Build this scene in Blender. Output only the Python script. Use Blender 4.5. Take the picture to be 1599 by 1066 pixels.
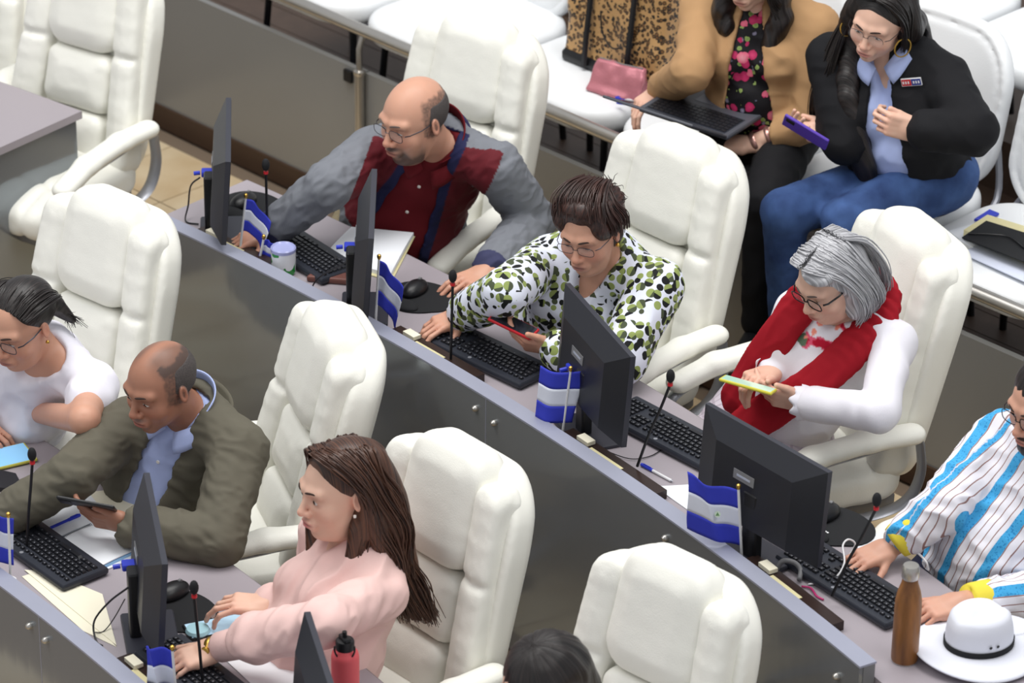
import bpy, math, random
import numpy as np
from mathutils import Vector, Matrix
random.seed(7); np.random.seed(7)
for o in list(bpy.data.objects): bpy.data.objects.remove(o)
SC = bpy.context.scene
COL = SC.collection
# ---------------------------------------------------------------- camera, world, lights, exposure
F_PX = 5800.0; PITCH = math.radians(28); ROLL = math.radians(.8); CAM_H = 6.0
_f = np.array([0, math.cos(PITCH), -math.sin(PITCH)]); _r0 = np.array([1., 0, 0]); _u0 = np.cross(_r0, _f)
_r = _r0*math.cos(ROLL) + _u0*math.sin(ROLL); _u = -_r0*math.sin(ROLL) + _u0*math.cos(ROLL)
def at(px, py, z):
    """the point of the hall at height z that the photograph shows at pixel px, py"""
    d = _f*F_PX + _r*(px-799.5) - _u*(py-533); t = (z-CAM_H)/d[2]
    return np.array([0, 0, CAM_H]) + d*t
cd = bpy.data.cameras.new('camera'); cam = bpy.data.objects.new('camera', cd); COL.objects.link(cam)
cd.sensor_width = 36; cd.lens = F_PX*36/1599; cd.clip_end = 200
cam.matrix_world = Matrix(((_r[0], _u[0], -_f[0], 0), (_r[1], _u[1], -_f[1], 0), (_r[2], _u[2], -_f[2], CAM_H), (0, 0, 0, 1)))
cd.dof.use_dof = True; cd.dof.focus_distance = 10.6; cd.dof.aperture_fstop = 4.0
SC.camera = cam
W = bpy.data.worlds.new('hall_light'); SC.world = W; W.use_nodes = True
W.node_tree.nodes['Background'].inputs[0].default_value = (.93, .96, 1.0, 1); W.node_tree.nodes['Background'].inputs[1].default_value = .50
def area_light(loc, sx, sy, power, col=(1, .985, .96)):
    l = bpy.data.lights.new('ceiling_panel_light', 'AREA'); l.shape = 'RECTANGLE'; l.size = sx; l.size_y = sy; l.energy = power; l.color = col
    o = bpy.data.objects.new('ceiling_panel_light', l); o.location = loc; COL.objects.link(o); return o
area_light((-.3, 10.2, 7.4), 5.5, 3.0, 360)
area_light((-4.5, 7.5, 7.4), 3.0, 5.0, 170)
area_light((3.5, 6.2, 7.6), 3.0, 3.0, 150)
SC.view_settings.view_transform = 'Standard'; SC.view_settings.look = 'None'; SC.view_settings.gamma = 1
SC.view_settings.use_curve_mapping = False; SC.view_settings.exposure = .09
# ---------------------------------------------------------------- helpers: objects
def link(o, parent=None):
    COL.objects.link(o)
    if parent is not None: o.parent = parent
    return o
def tag(o, label=None, cat=None, group=None, kind=None):
    if label: o['label'] = label
    if cat: o['category'] = cat
    if group: o['group'] = group
    if kind: o['kind'] = kind
    return o
def empty(name, loc=(0, 0, 0), rz=0, label=None, cat=None, group=None):
    o = bpy.data.objects.new(name, None); o.empty_display_size = .1; o.location = loc; o.rotation_euler = (0, 0, rz)
    COL.objects.link(o); return tag(o, label, cat, group)
def copy_tree(o, parent=None):
    c = o.copy(); COL.objects.link(c)
    if parent is not None: c.parent = parent
    for ch in o.children: copy_tree(ch, c)
    return c
def np_mesh(name, V, Q, mat, parent=None, col=None, attrs=None, smooth=True, off=(0, 0, 0)):
    V = np.asarray(V, np.float32) - np.array(off, np.float32); Q = np.asarray(Q, np.int32)
    me = bpy.data.meshes.new(name); n = Q.shape[1]
    me.vertices.add(len(V)); me.vertices.foreach_set('co', V.ravel())
    me.loops.add(Q.size); me.loops.foreach_set('vertex_index', Q.ravel())
    me.polygons.add(len(Q)); me.polygons.foreach_set('loop_start', np.arange(0, Q.size, n, dtype=np.int32))
    try: me.polygons.foreach_set('loop_total', np.full(len(Q), n, np.int32))
    except Exception: pass
    me.update(calc_edges=True)
    if smooth: me.polygons.foreach_set('use_smooth', np.ones(len(Q), bool))
    if col is not None:
        a = me.color_attributes.new('col', 'FLOAT_COLOR', 'POINT')
        c4 = np.ones((len(V), 4), np.float32); c4[:, :3] = col; a.data.foreach_set('color', c4.ravel())
    for k, v in (attrs or {}).items():
        a = me.attributes.new(k, 'FLOAT_VECTOR', 'POINT'); a.data.foreach_set('vector', np.asarray(v, np.float32).ravel())
    me.materials.append(mat)
    return link(bpy.data.objects.new(name, me), parent)
class MB:
    """collects boxes, tubes, lathes and grids into one mesh"""
    def __init__(s): s.v = []; s.f = []; s.m = []
    def add(s, V, Fc, m=0):
        b = len(s.v); s.v += [tuple(float(c) for c in p) for p in V]; s.f += [tuple(i+b for i in f) for f in Fc]; s.m += [m]*len(Fc); return s
    def box(s, c, half, R=None, m=0, bev=0, top=None):
        x, y, z = half; R = np.eye(3) if R is None else np.array(R); c = np.array(c, float)
        if bev <= 0:
            t = (1, 1) if top is None else top
            P = [(-x, -y, -z), (x, -y, -z), (x, y, -z), (-x, y, -z), (-x*t[0], -y*t[1], z), (x*t[0], -y*t[1], z), (x*t[0], y*t[1], z), (-x*t[0], y*t[1], z)]
            return s.add([c+R@np.array(p) for p in P], [(0, 3, 2, 1), (4, 5, 6, 7), (0, 1, 5, 4), (1, 2, 6, 5), (2, 3, 7, 6), (3, 0, 4, 7)], m)
        b = min(bev, x*.95, y*.95, z*.95); V = []; n = 3
        # rounded outline in xy, chamfered in z
        def ring(ix, zz):
            out = []
            for qx, qy, a0 in ((1, 1, 0), (-1, 1, 90), (-1, -1, 180), (1, -1, 270)):
                for k in range(n+1):
                    a = math.radians(a0+90*k/n); rr = max(b-ix, .0001)
                    out.append((qx*(x-b)+rr*math.cos(a), qy*(y-b)+rr*math.sin(a), zz))
            return out
        bz = min(b*.6, z*.9)
        rings = [ring(bz*.8, -z), ring(0, -z+bz), ring(0, z-bz), ring(bz*.8, z)]
        k = len(rings[0]); V = [p for r_ in rings for p in r_]
        Fc = [tuple(range(k-1, -1, -1)), tuple(range(3*k, 4*k))]
        for i in range(3):
            for j in range(k): Fc.append((i*k+j, i*k+(j+1) % k, (i+1)*k+(j+1) % k, (i+1)*k+j))
        return s.add([c+R@np.array(p) for p in V], Fc, m)
    def tube(s, pts, r, n=8, m=0, flat=None, cap=True, closed=False):
        pts = [np.array(p, float) for p in pts]; N = len(pts); rs = r if hasattr(r, '__len__') else [r]*N
        V = []; up = np.array([0, 0, 1.]) if flat is None else np.array(flat[0], float)
        prev = None
        for i, p in enumerate(pts):
            if closed: t = pts[(i+1) % N]-pts[i-1]
            else: t = pts[min(i+1, N-1)]-pts[max(i-1, 0)]
            t = t/(np.linalg.norm(t)+1e-9)
            a = up-t*(up@t)
            if np.linalg.norm(a) < 1e-3 or (flat is None and prev is not None):
                a = (prev if prev is not None else np.array([1., 0, 0])); a = a-t*(a@t)
            a = a/(np.linalg.norm(a)+1e-9); prev = a; b = np.cross(t, a)
            ra, rb = (rs[i], rs[i]) if flat is None else (rs[i]*flat[1], rs[i])
            for k in range(n):
                th = 2*math.pi*k/n; V.append(p+a*ra*math.cos(th)+b*rb*math.sin(th))
        Fc = []
        for i in range(N if closed else N-1):
            j = (i+1) % N
            for k in range(n): Fc.append((i*n+k, i*n+(k+1) % n, j*n+(k+1) % n, j*n+k))
        if cap and not closed: Fc += [tuple(range(n-1, -1, -1)), tuple(range((N-1)*n, N*n))]
        return s.add(V, Fc, m)
    def lathe(s, prof, c=(0, 0, 0), n=24, m=0, R=None):
        R = np.eye(3) if R is None else np.array(R); V = []; Fc = []
        for r, z in prof:
            for k in range(n): V.append(np.array(c, float)+R@np.array((r*math.cos(2*math.pi*k/n), r*math.sin(2*math.pi*k/n), z)))
        for i in range(len(prof)-1):
            for k in range(n): Fc.append((i*n+k, i*n+(k+1) % n, (i+1)*n+(k+1) % n, (i+1)*n+k))
        Fc += [tuple(range(n-1, -1, -1)), tuple(range((len(prof)-1)*n, len(prof)*n))]
        return s.add(V, Fc, m)
    def grid(s, fn, nu, nv, m=0):
        V = [fn(i/nu, j/nv) for i in range(nu+1) for j in range(nv+1)]
        return s.add(V, [(i*(nv+1)+j, (i+1)*(nv+1)+j, (i+1)*(nv+1)+j+1, i*(nv+1)+j+1) for i in range(nu) for j in range(nv)], m)
    def build(s, name, mat, parent=None, smooth=False, off=(0, 0, 0), solid=0, bevel=0):
        me = bpy.data.meshes.new(name); o_ = np.array(off, float)
        me.from_pydata([tuple(np.array(p)-o_) for p in s.v], [], s.f)
        mats = mat if isinstance(mat, (list, tuple)) else [mat]
        for m in mats: me.materials.append(m)
        if len(mats) > 1: me.polygons.foreach_set('material_index', s.m)
        if smooth: me.polygons.foreach_set('use_smooth', [True]*len(me.polygons))
        me.update()
        o = link(bpy.data.objects.new(name, me), parent)
        if smooth == 'auto':
            md = o.modifiers.new('edges', 'EDGE_SPLIT'); md.split_angle = math.radians(40)
        if solid: md = o.modifiers.new('thickness', 'SOLIDIFY'); md.thickness = solid; md.offset = 0
        if bevel: md = o.modifiers.new('bevel', 'BEVEL'); md.width = bevel; md.segments = 2; md.limit_method = 'ANGLE'
        return o
def Rz(a): c, s_ = math.cos(a), math.sin(a); return np.array([[c, -s_, 0], [s_, c, 0], [0, 0, 1.]])
def Rx(a): c, s_ = math.cos(a), math.sin(a); return np.array([[1., 0, 0], [0, c, -s_], [0, s_, c]])
def Ry(a): c, s_ = math.cos(a), math.sin(a); return np.array([[c, 0, s_], [0, 1., 0], [-s_, 0, c]])
def unit(v): v = np.array(v, float); return v/(np.linalg.norm(v)+1e-12)
def spline(pts, n=8):
    P = [np.array(p, float) for p in pts]; P = [2*P[0]-P[1]]+P+[2*P[-1]-P[-2]]; out = []
    for i in range(1, len(P)-2):
        for k in range(n):
            t = k/n; a, b, c, d = P[i-1:i+3]
            out.append(.5*((2*b)+(c-a)*t+(2*a-5*b+4*c-d)*t*t+(-a+3*b-3*c+d)*t**3))
    return out+[P[-2]]
# ---------------------------------------------------------------- helpers: modelling by distance fields
_lat = np.random.RandomState(3).rand(32, 32, 32).astype(np.float32)
def vnoise(P):
    P = np.asarray(P); I = np.floor(P).astype(int); Fr = P-I; Fr = Fr*Fr*(3-2*Fr); r = 0
    for a in (0, 1):
        for b in (0, 1):
            for c in (0, 1):
                w = (Fr[:, 0] if a else 1-Fr[:, 0])*(Fr[:, 1] if b else 1-Fr[:, 1])*(Fr[:, 2] if c else 1-Fr[:, 2])
                r = r+w*_lat[(I[:, 0]+a) % 32, (I[:, 1]+b) % 32, (I[:, 2]+c) % 32]
    return r
def Ell(c, r, R=None):
    c = np.array(c, float); r_ = np.array(r, float) if hasattr(r, '__len__') else np.array([r]*3, float); M = None if R is None else np.array(R).T
    m = r_.max() if R is not None else r_
    def fn(x, y, z):
        x = x-c[0]; y = y-c[1]; z = z-c[2]
        if M is not None: x, y, z = M[0, 0]*x+M[0, 1]*y+M[0, 2]*z, M[1, 0]*x+M[1, 1]*y+M[1, 2]*z, M[2, 0]*x+M[2, 1]*y+M[2, 2]*z
        a, b, d = x/r_[0], y/r_[1], z/r_[2]; k0 = np.sqrt(a*a+b*b+d*d); k1 = np.sqrt((a/r_[0])**2+(b/r_[1])**2+(d/r_[2])**2)+1e-9
        return k0*(k0-1)/k1
    return c-m, c+m, fn
def Cap(a, b, ra, rb=None, n=None, fl=1.):
    a = np.array(a, float); b = np.array(b, float); rb = ra if rb is None else rb; ab = b-a; L = ab@ab+1e-12; nn = None if n is None else unit(n)
    def fn(x, y, z):
        x = x-a[0]; y = y-a[1]; z = z-a[2]; t = np.clip((x*ab[0]+y*ab[1]+z*ab[2])/L, 0, 1)
        x = x-t*ab[0]; y = y-t*ab[1]; z = z-t*ab[2]; d2 = x*x+y*y+z*z
        if nn is not None: q = x*nn[0]+y*nn[1]+z*nn[2]; d2 = d2+q*q*(1/fl**2-1)
        return np.sqrt(d2)-(ra+(rb-ra)*t)
    m = max(ra, rb); return np.minimum(a, b)-m, np.maximum(a, b)+m, fn
def RBox(c, half, R=None, r=.01):
    c = np.array(c, float); h = np.array(half, float)-r; M = None if R is None else np.array(R).T; m = np.linalg.norm(half) if R is not None else np.array(half, float)
    def fn(x, y, z):
        x = x-c[0]; y = y-c[1]; z = z-c[2]
        if M is not None: x, y, z = M[0, 0]*x+M[0, 1]*y+M[0, 2]*z, M[1, 0]*x+M[1, 1]*y+M[1, 2]*z, M[2, 0]*x+M[2, 1]*y+M[2, 2]*z
        a, b, d = abs(x)-h[0], abs(y)-h[1], abs(z)-h[2]
        return np.sqrt(np.maximum(a, 0)**2+np.maximum(b, 0)**2+np.maximum(d, 0)**2)+np.minimum(np.maximum(a, np.maximum(b, d)), 0)-r
    return c-m, c+m, fn
def Fn(lo, hi, fn): return np.array(lo, float), np.array(hi, float), fn
class Field:
    def __init__(s, lo, hi, h, fines=(), hf=None):
        def axis(i):
            out = [lo[i]]
            while out[-1] < hi[i]:
                x = out[-1]; f = any(a[i] <= x <= b[i] for a, b in fines); out.append(x+(hf if f else h))
            return np.array(out, np.float32)
        s.ax = [axis(i) for i in range(3)]; s.d = np.full([len(a) for a in s.ax], 9., np.float32)
    def _loc(s, p, m):
        sl = []
        for i in range(3):
            a = max(0, int(np.searchsorted(s.ax[i], p[0][i]-m))-1); b = min(len(s.ax[i]), int(np.searchsorted(s.ax[i], p[1][i]+m))+1)
            if b-a < 1: return None
            sl.append(slice(a, b))
        return tuple(sl), (s.ax[0][sl[0]][:, None, None], s.ax[1][sl[1]][None, :, None], s.ax[2][sl[2]][None, None, :])
    def add(s, p, k=.01, off=0., m=.02):
        q = s._loc(p, k+m+off)
        if q is None: return s
        sl, X = q; v = p[2](*X)-off; a = s.d[sl]; h = np.maximum(k-abs(a-v), 0)/k; s.d[sl] = np.minimum(a, v)-h*h*k*.25; return s
    def sub(s, p, k=.006, m=.02):
        q = s._loc(p, k+m)
        if q is None: return s
        sl, X = q; v = -p[2](*X); a = s.d[sl]; h = np.maximum(k-abs(a-v), 0)/k; s.d[sl] = np.maximum(a, v)+h*h*k*.25; return s
    def clip(s, fn):
        """keep only where fn<0"""
        s.d = np.maximum(s.d, fn(s.ax[0][:, None, None], s.ax[1][None, :, None], s.ax[2][None, None, :])).astype(np.float32); return s
    def mesh(s):
        d = s.d; S = d < 0; c = [slice(None, -1), slice(1, None)]; cnt = np.zeros([n-1 for n in d.shape], np.int8)
        for a in (0, 1):
            for b in (0, 1):
                for e in (0, 1): cnt += S[c[a], c[b], c[e]]
        act = np.argwhere((cnt > 0) & (cnt < 8)); idm = np.full(cnt.shape, -1, np.int32); idm[tuple(act.T)] = np.arange(len(act))
        cv = {}; cp = {}
        for a in (0, 1):
            for b in (0, 1):
                for e in (0, 1):
                    cv[a, b, e] = d[act[:, 0]+a, act[:, 1]+b, act[:, 2]+e]
                    cp[a, b, e] = np.stack([s.ax[0][act[:, 0]+a], s.ax[1][act[:, 1]+b], s.ax[2][act[:, 2]+e]], 1)
        acc = np.zeros((len(act), 3)); num = np.zeros(len(act)); ks = list(cv)
        for i, p in enumerate(ks):
            for q in ks[i+1:]:
                if sum(abs(p[j]-q[j]) for j in range(3)) != 1: continue
                m = (cv[p] < 0) != (cv[q] < 0); t = cv[p][m]/(cv[p][m]-cv[q][m]); acc[m] += cp[p][m]+(cp[q][m]-cp[p][m])*t[:, None]; num[m] += 1
        V = acc/np.maximum(num, 1)[:, None]; Q = []
        for axi in range(3):
            sa = [slice(1, -1)]*3; sa[axi] = slice(None, -1); sb = list(sa); sb[axi] = slice(1, None)
            A = S[tuple(sa)]; B = S[tuple(sb)]; e = np.argwhere(A != B)
            if not len(e): continue
            fl = A[tuple(e.T)]; e = e.copy()
            for j in range(3):
                if j != axi: e[:, j] += 1
            j, k = [(1, 2), (2, 0), (0, 1)][axi]
            def g(dj, dk):
                t = e.copy(); t[:, j] += dj; t[:, k] += dk; return idm[tuple(t.T)]
            q = np.stack([g(-1, -1), g(0, -1), g(0, 0), g(-1, 0)], 1); q[~fl] = q[~fl][:, ::-1]; Q.append(q)
        Q = np.concatenate(Q) if Q else np.zeros((0, 4), int); return V, Q[(Q >= 0).all(1)]
def vnormals(V, Q):
    n = np.cross(V[Q[:, 2]]-V[Q[:, 0]], V[Q[:, 3]]-V[Q[:, 1]]); N = np.zeros_like(V)
    for i in range(4):
        for j in range(3): N[:, j] += np.bincount(Q[:, i], n[:, j], len(V))
    return N/(np.linalg.norm(N, axis=1)[:, None]+1e-12)
def relax(V, Q, it=1, w=.5):
    for _ in range(it):
        A = np.zeros_like(V); C_ = np.zeros(len(V))
        for i in range(4):
            for o_ in (1, 3):
                q = V[Q[:, (i+o_) % 4]]
                for j in range(3): A[:, j] += np.bincount(Q[:, i], q[:, j], len(V))
                C_ += np.bincount(Q[:, i], None, len(V))
        V = V*(1-w)+w*A/np.maximum(C_, 1)[:, None]
    return V
# ---------------------------------------------------------------- helpers: materials
_mats = {}
def mat(name, col, rough=.5, metal=0., spec=.5, noise=0., nscale=30., bump=0., bscale=200., trans=0., ior=1.45, emit=None, coat=0., alpha=1., sheen=0., attr=None):
    if name in _mats: return _mats[name]
    m = bpy.data.materials.new(name); m.use_nodes = True; nt = m.node_tree; b = nt.nodes['Principled BSDF']
    c4 = (col[0], col[1], col[2], 1); b.inputs['Base Color'].default_value = c4; b.inputs['Roughness'].default_value = rough; b.inputs['Metallic'].default_value = metal
    b.inputs['Specular IOR Level'].default_value = spec; b.inputs['IOR'].default_value = ior; b.inputs['Transmission Weight'].default_value = trans
    b.inputs['Coat Weight'].default_value = coat; b.inputs['Alpha'].default_value = alpha
    if sheen: b.inputs['Sheen Weight'].default_value = sheen
    src = None
    if attr:
        a = nt.nodes.new('ShaderNodeAttribute'); a.attribute_name = attr; src = a.outputs['Color']; nt.links.new(src, b.inputs['Base Color'])
    tc = nt.nodes.new('ShaderNodeTexCoord')
    if noise:
        n = nt.nodes.new('ShaderNodeTexNoise'); n.inputs['Scale'].default_value = nscale; n.inputs['Detail'].default_value = 3; nt.links.new(tc.outputs['Object'], n.inputs['Vector'])
        mr = nt.nodes.new('ShaderNodeMapRange'); mr.inputs['To Min'].default_value = 1-noise; mr.inputs['To Max'].default_value = 1+noise; nt.links.new(n.outputs['Fac'], mr.inputs['Value'])
        mx = nt.nodes.new('ShaderNodeVectorMath'); mx.operation = 'SCALE'; nt.links.new(mr.outputs[0], mx.inputs['Scale'])
        if src: nt.links.new(src, mx.inputs[0])
        else: mx.inputs[0].default_value = col[:3]
        nt.links.new(mx.outputs[0], b.inputs['Base Color'])
    if bump:
        n = nt.nodes.new('ShaderNodeTexNoise'); n.inputs['Scale'].default_value = bscale; n.inputs['Detail'].default_value = 2; nt.links.new(tc.outputs['Object'], n.inputs['Vector'])
        bp = nt.nodes.new('ShaderNodeBump'); bp.inputs['Strength'].default_value = bump; bp.inputs['Distance'].default_value = .002
        nt.links.new(n.outputs['Fac'], bp.inputs['Height']); nt.links.new(bp.outputs[0], b.inputs['Normal'])
    if emit: b.inputs['Emission Color'].default_value = (*emit[:3], 1); b.inputs['Emission Strength'].default_value = emit[3]
    _mats[name] = m; return m
def L(r, g, b):
    """sRGB 0-255 to linear"""
    return tuple(((c/255)/12.92 if c/255 <= .04045 else ((c/255+.055)/1.055)**2.4) for c in (r, g, b))
M = {}
M['leather'] = mat('white_leather', L(243, 242, 233), .42, bump=.25, bscale=260, noise=.02, nscale=8)
M['leather_seat'] = mat('white_visitor_leather', L(232, 234, 236), .45, bump=.2, bscale=200)
M['silver'] = mat('silver_paint', L(168, 170, 178), .35, metal=.55)
M['plasticgrey'] = mat('grey_plastic', L(120, 120, 122), .5)
M['black'] = mat('black_plastic', L(22, 22, 25), .38)
M['black_soft'] = mat('black_foam', L(24, 25, 28), .85, bump=.2, bscale=600)
M['monitor'] = mat('black_monitor_plastic', L(30, 31, 38), .42, noise=.08, nscale=60)
M['monitor_side'] = mat('charcoal_bezel', L(52, 53, 62), .4)
M['screen'] = mat('dark_screen', L(30, 32, 38), .15)
M['key'] = mat('black_keys', L(34, 35, 40), .35)
M['kbody'] = mat('keyboard_shell', L(44, 47, 56), .4)
M['steel'] = mat('brushed_steel', L(190, 186, 180), .3, metal=.9, noise=.05, nscale=20)
M['edge'] = mat('frosted_aluminium', L(160, 163, 180), .45, metal=.25, noise=.05, nscale=9)
M['desk'] = mat('mauve_grey_laminate', L(160, 152, 158), .38, noise=.03, nscale=220)
M['deskedge'] = mat('desk_edge_strip', L(128, 120, 124), .5)
M['paper'] = mat('white_paper', L(232, 235, 240), .7)
M['cream'] = mat('cream_paper', L(236, 230, 208), .7, noise=.02, nscale=6)
M['yellowed'] = mat('page_edges', L(214, 205, 160), .8)
M['blue'] = mat('flag_blue_cloth', L(52, 62, 190), .75, bump=.2, bscale=900)
M['flagwhite'] = mat('flag_white_cloth', L(226, 230, 244), .75, bump=.2, bscale=900)
M['vga'] = mat('blue_plug_plastic', L(44, 60, 190), .45)
M['gold'] = mat('gold_metal', L(205, 165, 80), .3, metal=.9)
M['white'] = mat('white_plastic', L(230, 230, 232), .4)
M['wood_dark'] = mat('dark_wood_lacquer', L(46, 32, 28), .3, noise=.15, nscale=18)
M['red'] = mat('red_plastic', L(200, 35, 45), .4)
# ---------------------------------------------------------------- the setting
CX, CY = -8.685, 2.397
def pol(r, th, z=0.): a = math.radians(th); return np.array([CX+r*math.cos(a), CY+r*math.sin(a), z])
FL2 = -.15                                       # floor of the front row, one low step down
AUD = .30                                        # floor of the seats behind the glass wall
TILE = .3451
def glass_dark():
    m = bpy.data.materials.new('smoked_glass_panel'); m.use_nodes = True; nt = m.node_tree; b = nt.nodes['Principled BSDF']
    b.inputs['Base Color'].default_value = (*L(114, 115, 117), 1); b.inputs['Roughness'].default_value = .09; b.inputs['IOR'].default_value = 2.3; b.inputs['Specular Tint'].default_value = (.78, .90, 1., 1)
    return m
M['smoked'] = glass_dark()
M['wallglass'] = mat('grey_glass_wall', L(136, 135, 132), .22, spec=.7, noise=.02, nscale=2)
def tile_mat():
    m = bpy.data.materials.new('beige_ceramic'); m.use_nodes = True; nt = m.node_tree; b = nt.nodes['Principled BSDF']
    tc = nt.nodes.new('ShaderNodeTexCoord'); oi = nt.nodes.new('ShaderNodeObjectInfo')
    n = nt.nodes.new('ShaderNodeTexNoise'); n.noise_dimensions = '4D'; n.inputs['Scale'].default_value = 5; n.inputs['Detail'].default_value = 5
    nt.links.new(tc.outputs['Object'], n.inputs['Vector']); nt.links.new(oi.outputs['Random'], n.inputs['W'])
    r = nt.nodes.new('ShaderNodeValToRGB'); r.color_ramp.elements[0].position = .3; r.color_ramp.elements[0].color = (*L(196, 170, 132), 1); r.color_ramp.elements[1].position = .7; r.color_ramp.elements[1].color = (*L(218, 200, 168), 1)
    nt.links.new(n.outputs['Fac'], r.inputs[0]); nt.links.new(r.outputs[0], b.inputs['Base Color']); b.inputs['Roughness'].default_value = .3
    return m
M['tile'] = tile_mat(); M['grout'] = mat('brown_grout', L(120, 104, 88), .9)
M['plank'] = mat('dark_brown_floorboard', L(78, 62, 52), .5, noise=.25, nscale=25)
M['basebrown'] = mat('brown_base_strip', L(70, 50, 36), .5, noise=.1, nscale=12)
def arc_mesh(r0, r1, z0, z1, t0, t1, n=48):
    mb = MB(); V = []; Fc = []
    for i in range(n+1):
        th = t0+(t1-t0)*i/n
        for r_, z_ in ((r0, z0), (r1, z0), (r1, z1), (r0, z1)): V.append(pol(r_, th, z_))
    for i in range(n):
        for k in range(4): Fc.append((i*4+k, i*4+(k+1) % 4, i*4+4+(k+1) % 4, i*4+4+k))
    Fc += [(0, 3, 2, 1), (n*4, n*4+1, n*4+2, n*4+3)]
    return mb.add(V, Fc)
ea = np.array([1, -1, 0])/math.sqrt(2); eb = np.array([1, 1, 0])/math.sqrt(2)      # along and away from the glass wall
WALLB = 11.64/math.sqrt(2)
# floors with their tiles
def floor_slab(name, lo_r, hi_r, z, mt, label=None):
    mb = MB(); n = 40; V = []; Fc = []
    for i in range(n+1):
        th = 20+(66-20)*i/n
        for r_ in (lo_r, hi_r):
            p = pol(r_, th); 
            if p@eb > WALLB+.02: p = p-eb*(p@eb-WALLB-.02)
            V += [(p[0], p[1], z-.05), (p[0], p[1], z)]
    for i in range(n):
        a = i*4; c = a+4; Fc += [(a+1, a+3, c+3, c+1), (a, c, c+2, a+2), (a, a+1, c+1, c), (a+2, c+2, c+3, a+3)]
    Fc += [(0, 2, 3, 1), (n*4, n*4+1, n*4+3, n*4+2)]
    o = mb.add(V, Fc).build(name, mt); tag(o, kind='structure'); return o
floor_main = floor_slab('floor', 11.1, 14.6, -.012, M['grout'])
floor_front = floor_slab('floor', 7.2, 11.12, FL2-.012, M['grout'])
tmb = MB(); g = .0025; hs = TILE/2-g
tmb.box((0, 0, 0), (hs, hs, .006), bev=0); TM = tmb.build('tile', M['tile'], floor_main)
T0 = at(157.6, 270, 0); T0 = T0+ea*TILE/2+eb*TILE/2
first = True
def lay_tiles(parent, z, keep):
    global first
    n = 0
    for i in range(-12, 22):
        for j in range(-14, 10):
            p = T0+ea*TILE*i+eb*TILE*j; d = math.hypot(p[0]-CX, p[1]-CY); th = math.degrees(math.atan2(p[1]-CY, p[0]-CX))
            if p@eb+TILE/2 > WALLB+.15 or not keep(d, th): continue
            if first: o = TM; first = False
            else: o = TM.copy(); COL.objects.link(o)
            o.parent = parent; o.location = (p[0], p[1], z-.006); o.rotation_euler = (0, 0, -math.pi/4); n += 1
    return n
nt1 = lay_tiles(floor_main, 0, lambda d, th: d > 11.35 and 26 < th < 56)
nt2 = lay_tiles(floor_front, FL2, lambda d, th: 9.0 < d < 10.95 and 24 < th < 54)
# the glass wall in front of the public seats
S0 = (-1.5-13.2)/math.sqrt(2); 
def wall_pt(x): return np.array([x, 11.64-x, 0])
mb = MB()
xs = [-3.3, -1.72, -.545, .63, 1.80, 3.4]
R45 = Rz(-math.pi/4)
wl = tag(MB().box(wall_pt(0)+eb*.07+np.array([0, 0, .275]), (4.4, .03, .275), R45).build('wall_back', M['black_soft']), kind='structure')
for i in range(len(xs)-1):
    a, b_ = wall_pt(xs[i]), wall_pt(xs[i+1]); c = (a+b_)/2; hl = np.linalg.norm(b_-a)/2-.003
    p = MB().box(c+eb*.018+np.array([0, 0, .345]), (hl, .012, .255), R45).build('panel', M['wallglass'], wl)
tag(MB().box(wall_pt(0)+np.array([0, 0, .045])+eb*.02, (4.4, .025, .045), R45).build('baseboard_back', M['basebrown']), kind='structure')
# public floor of boards
pf = tag(MB().box(wall_pt(0)+eb*1.6+np.array([0, 0, AUD-.05]), (4.4, 1.5, .04), R45).build('floor', M['grout']), kind='structure')
for k in range(22):
    o = MB().box(wall_pt(0)+eb*(.18+.132*k)+np.array([0, 0, AUD-.005]), (4.4, .064, .006), R45).build('floorboard', M['plank'], pf)
# rail on posts
ZR = .765
rail = empty('handrail', tuple(wall_pt(0)), 0, 'long round steel handrail on posts in front of the white public seats', 'handrail')
o3 = wall_pt(0)
def wl_at(x, z, d=0): return wall_pt(x)+eb*d+np.array([0, 0, z])
MB().tube([wl_at(-3.3, ZR), wl_at(3.4, ZR)], .022, 14).build('rail', M['steel'], rail, smooth='auto', off=o3)
for x in (-1.72, -.545, .63, 1.80):
    MB().tube([wl_at(x, 0.0, -.02), wl_at(x, .60, -.02)], .017, 12).lathe([(.02, .60), (.022, .605), (.022, .615), (.012, .62)], wl_at(x, 0, -.02), 12).tube([wl_at(x, .6, -.02), wl_at(x, .7, -.02), wl_at(x, ZR-.015, 0)], .011, 10).build('post', M['steel'], rail, smooth='auto', off=o3)
for x in (-.60,):
    tag(MB().box(wl_at(x, .565, -.003), (.02, .006, .022), R45).build('panel_clamp', M['black'], rail, off=o3), 'small black square clamp on glass')
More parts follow.
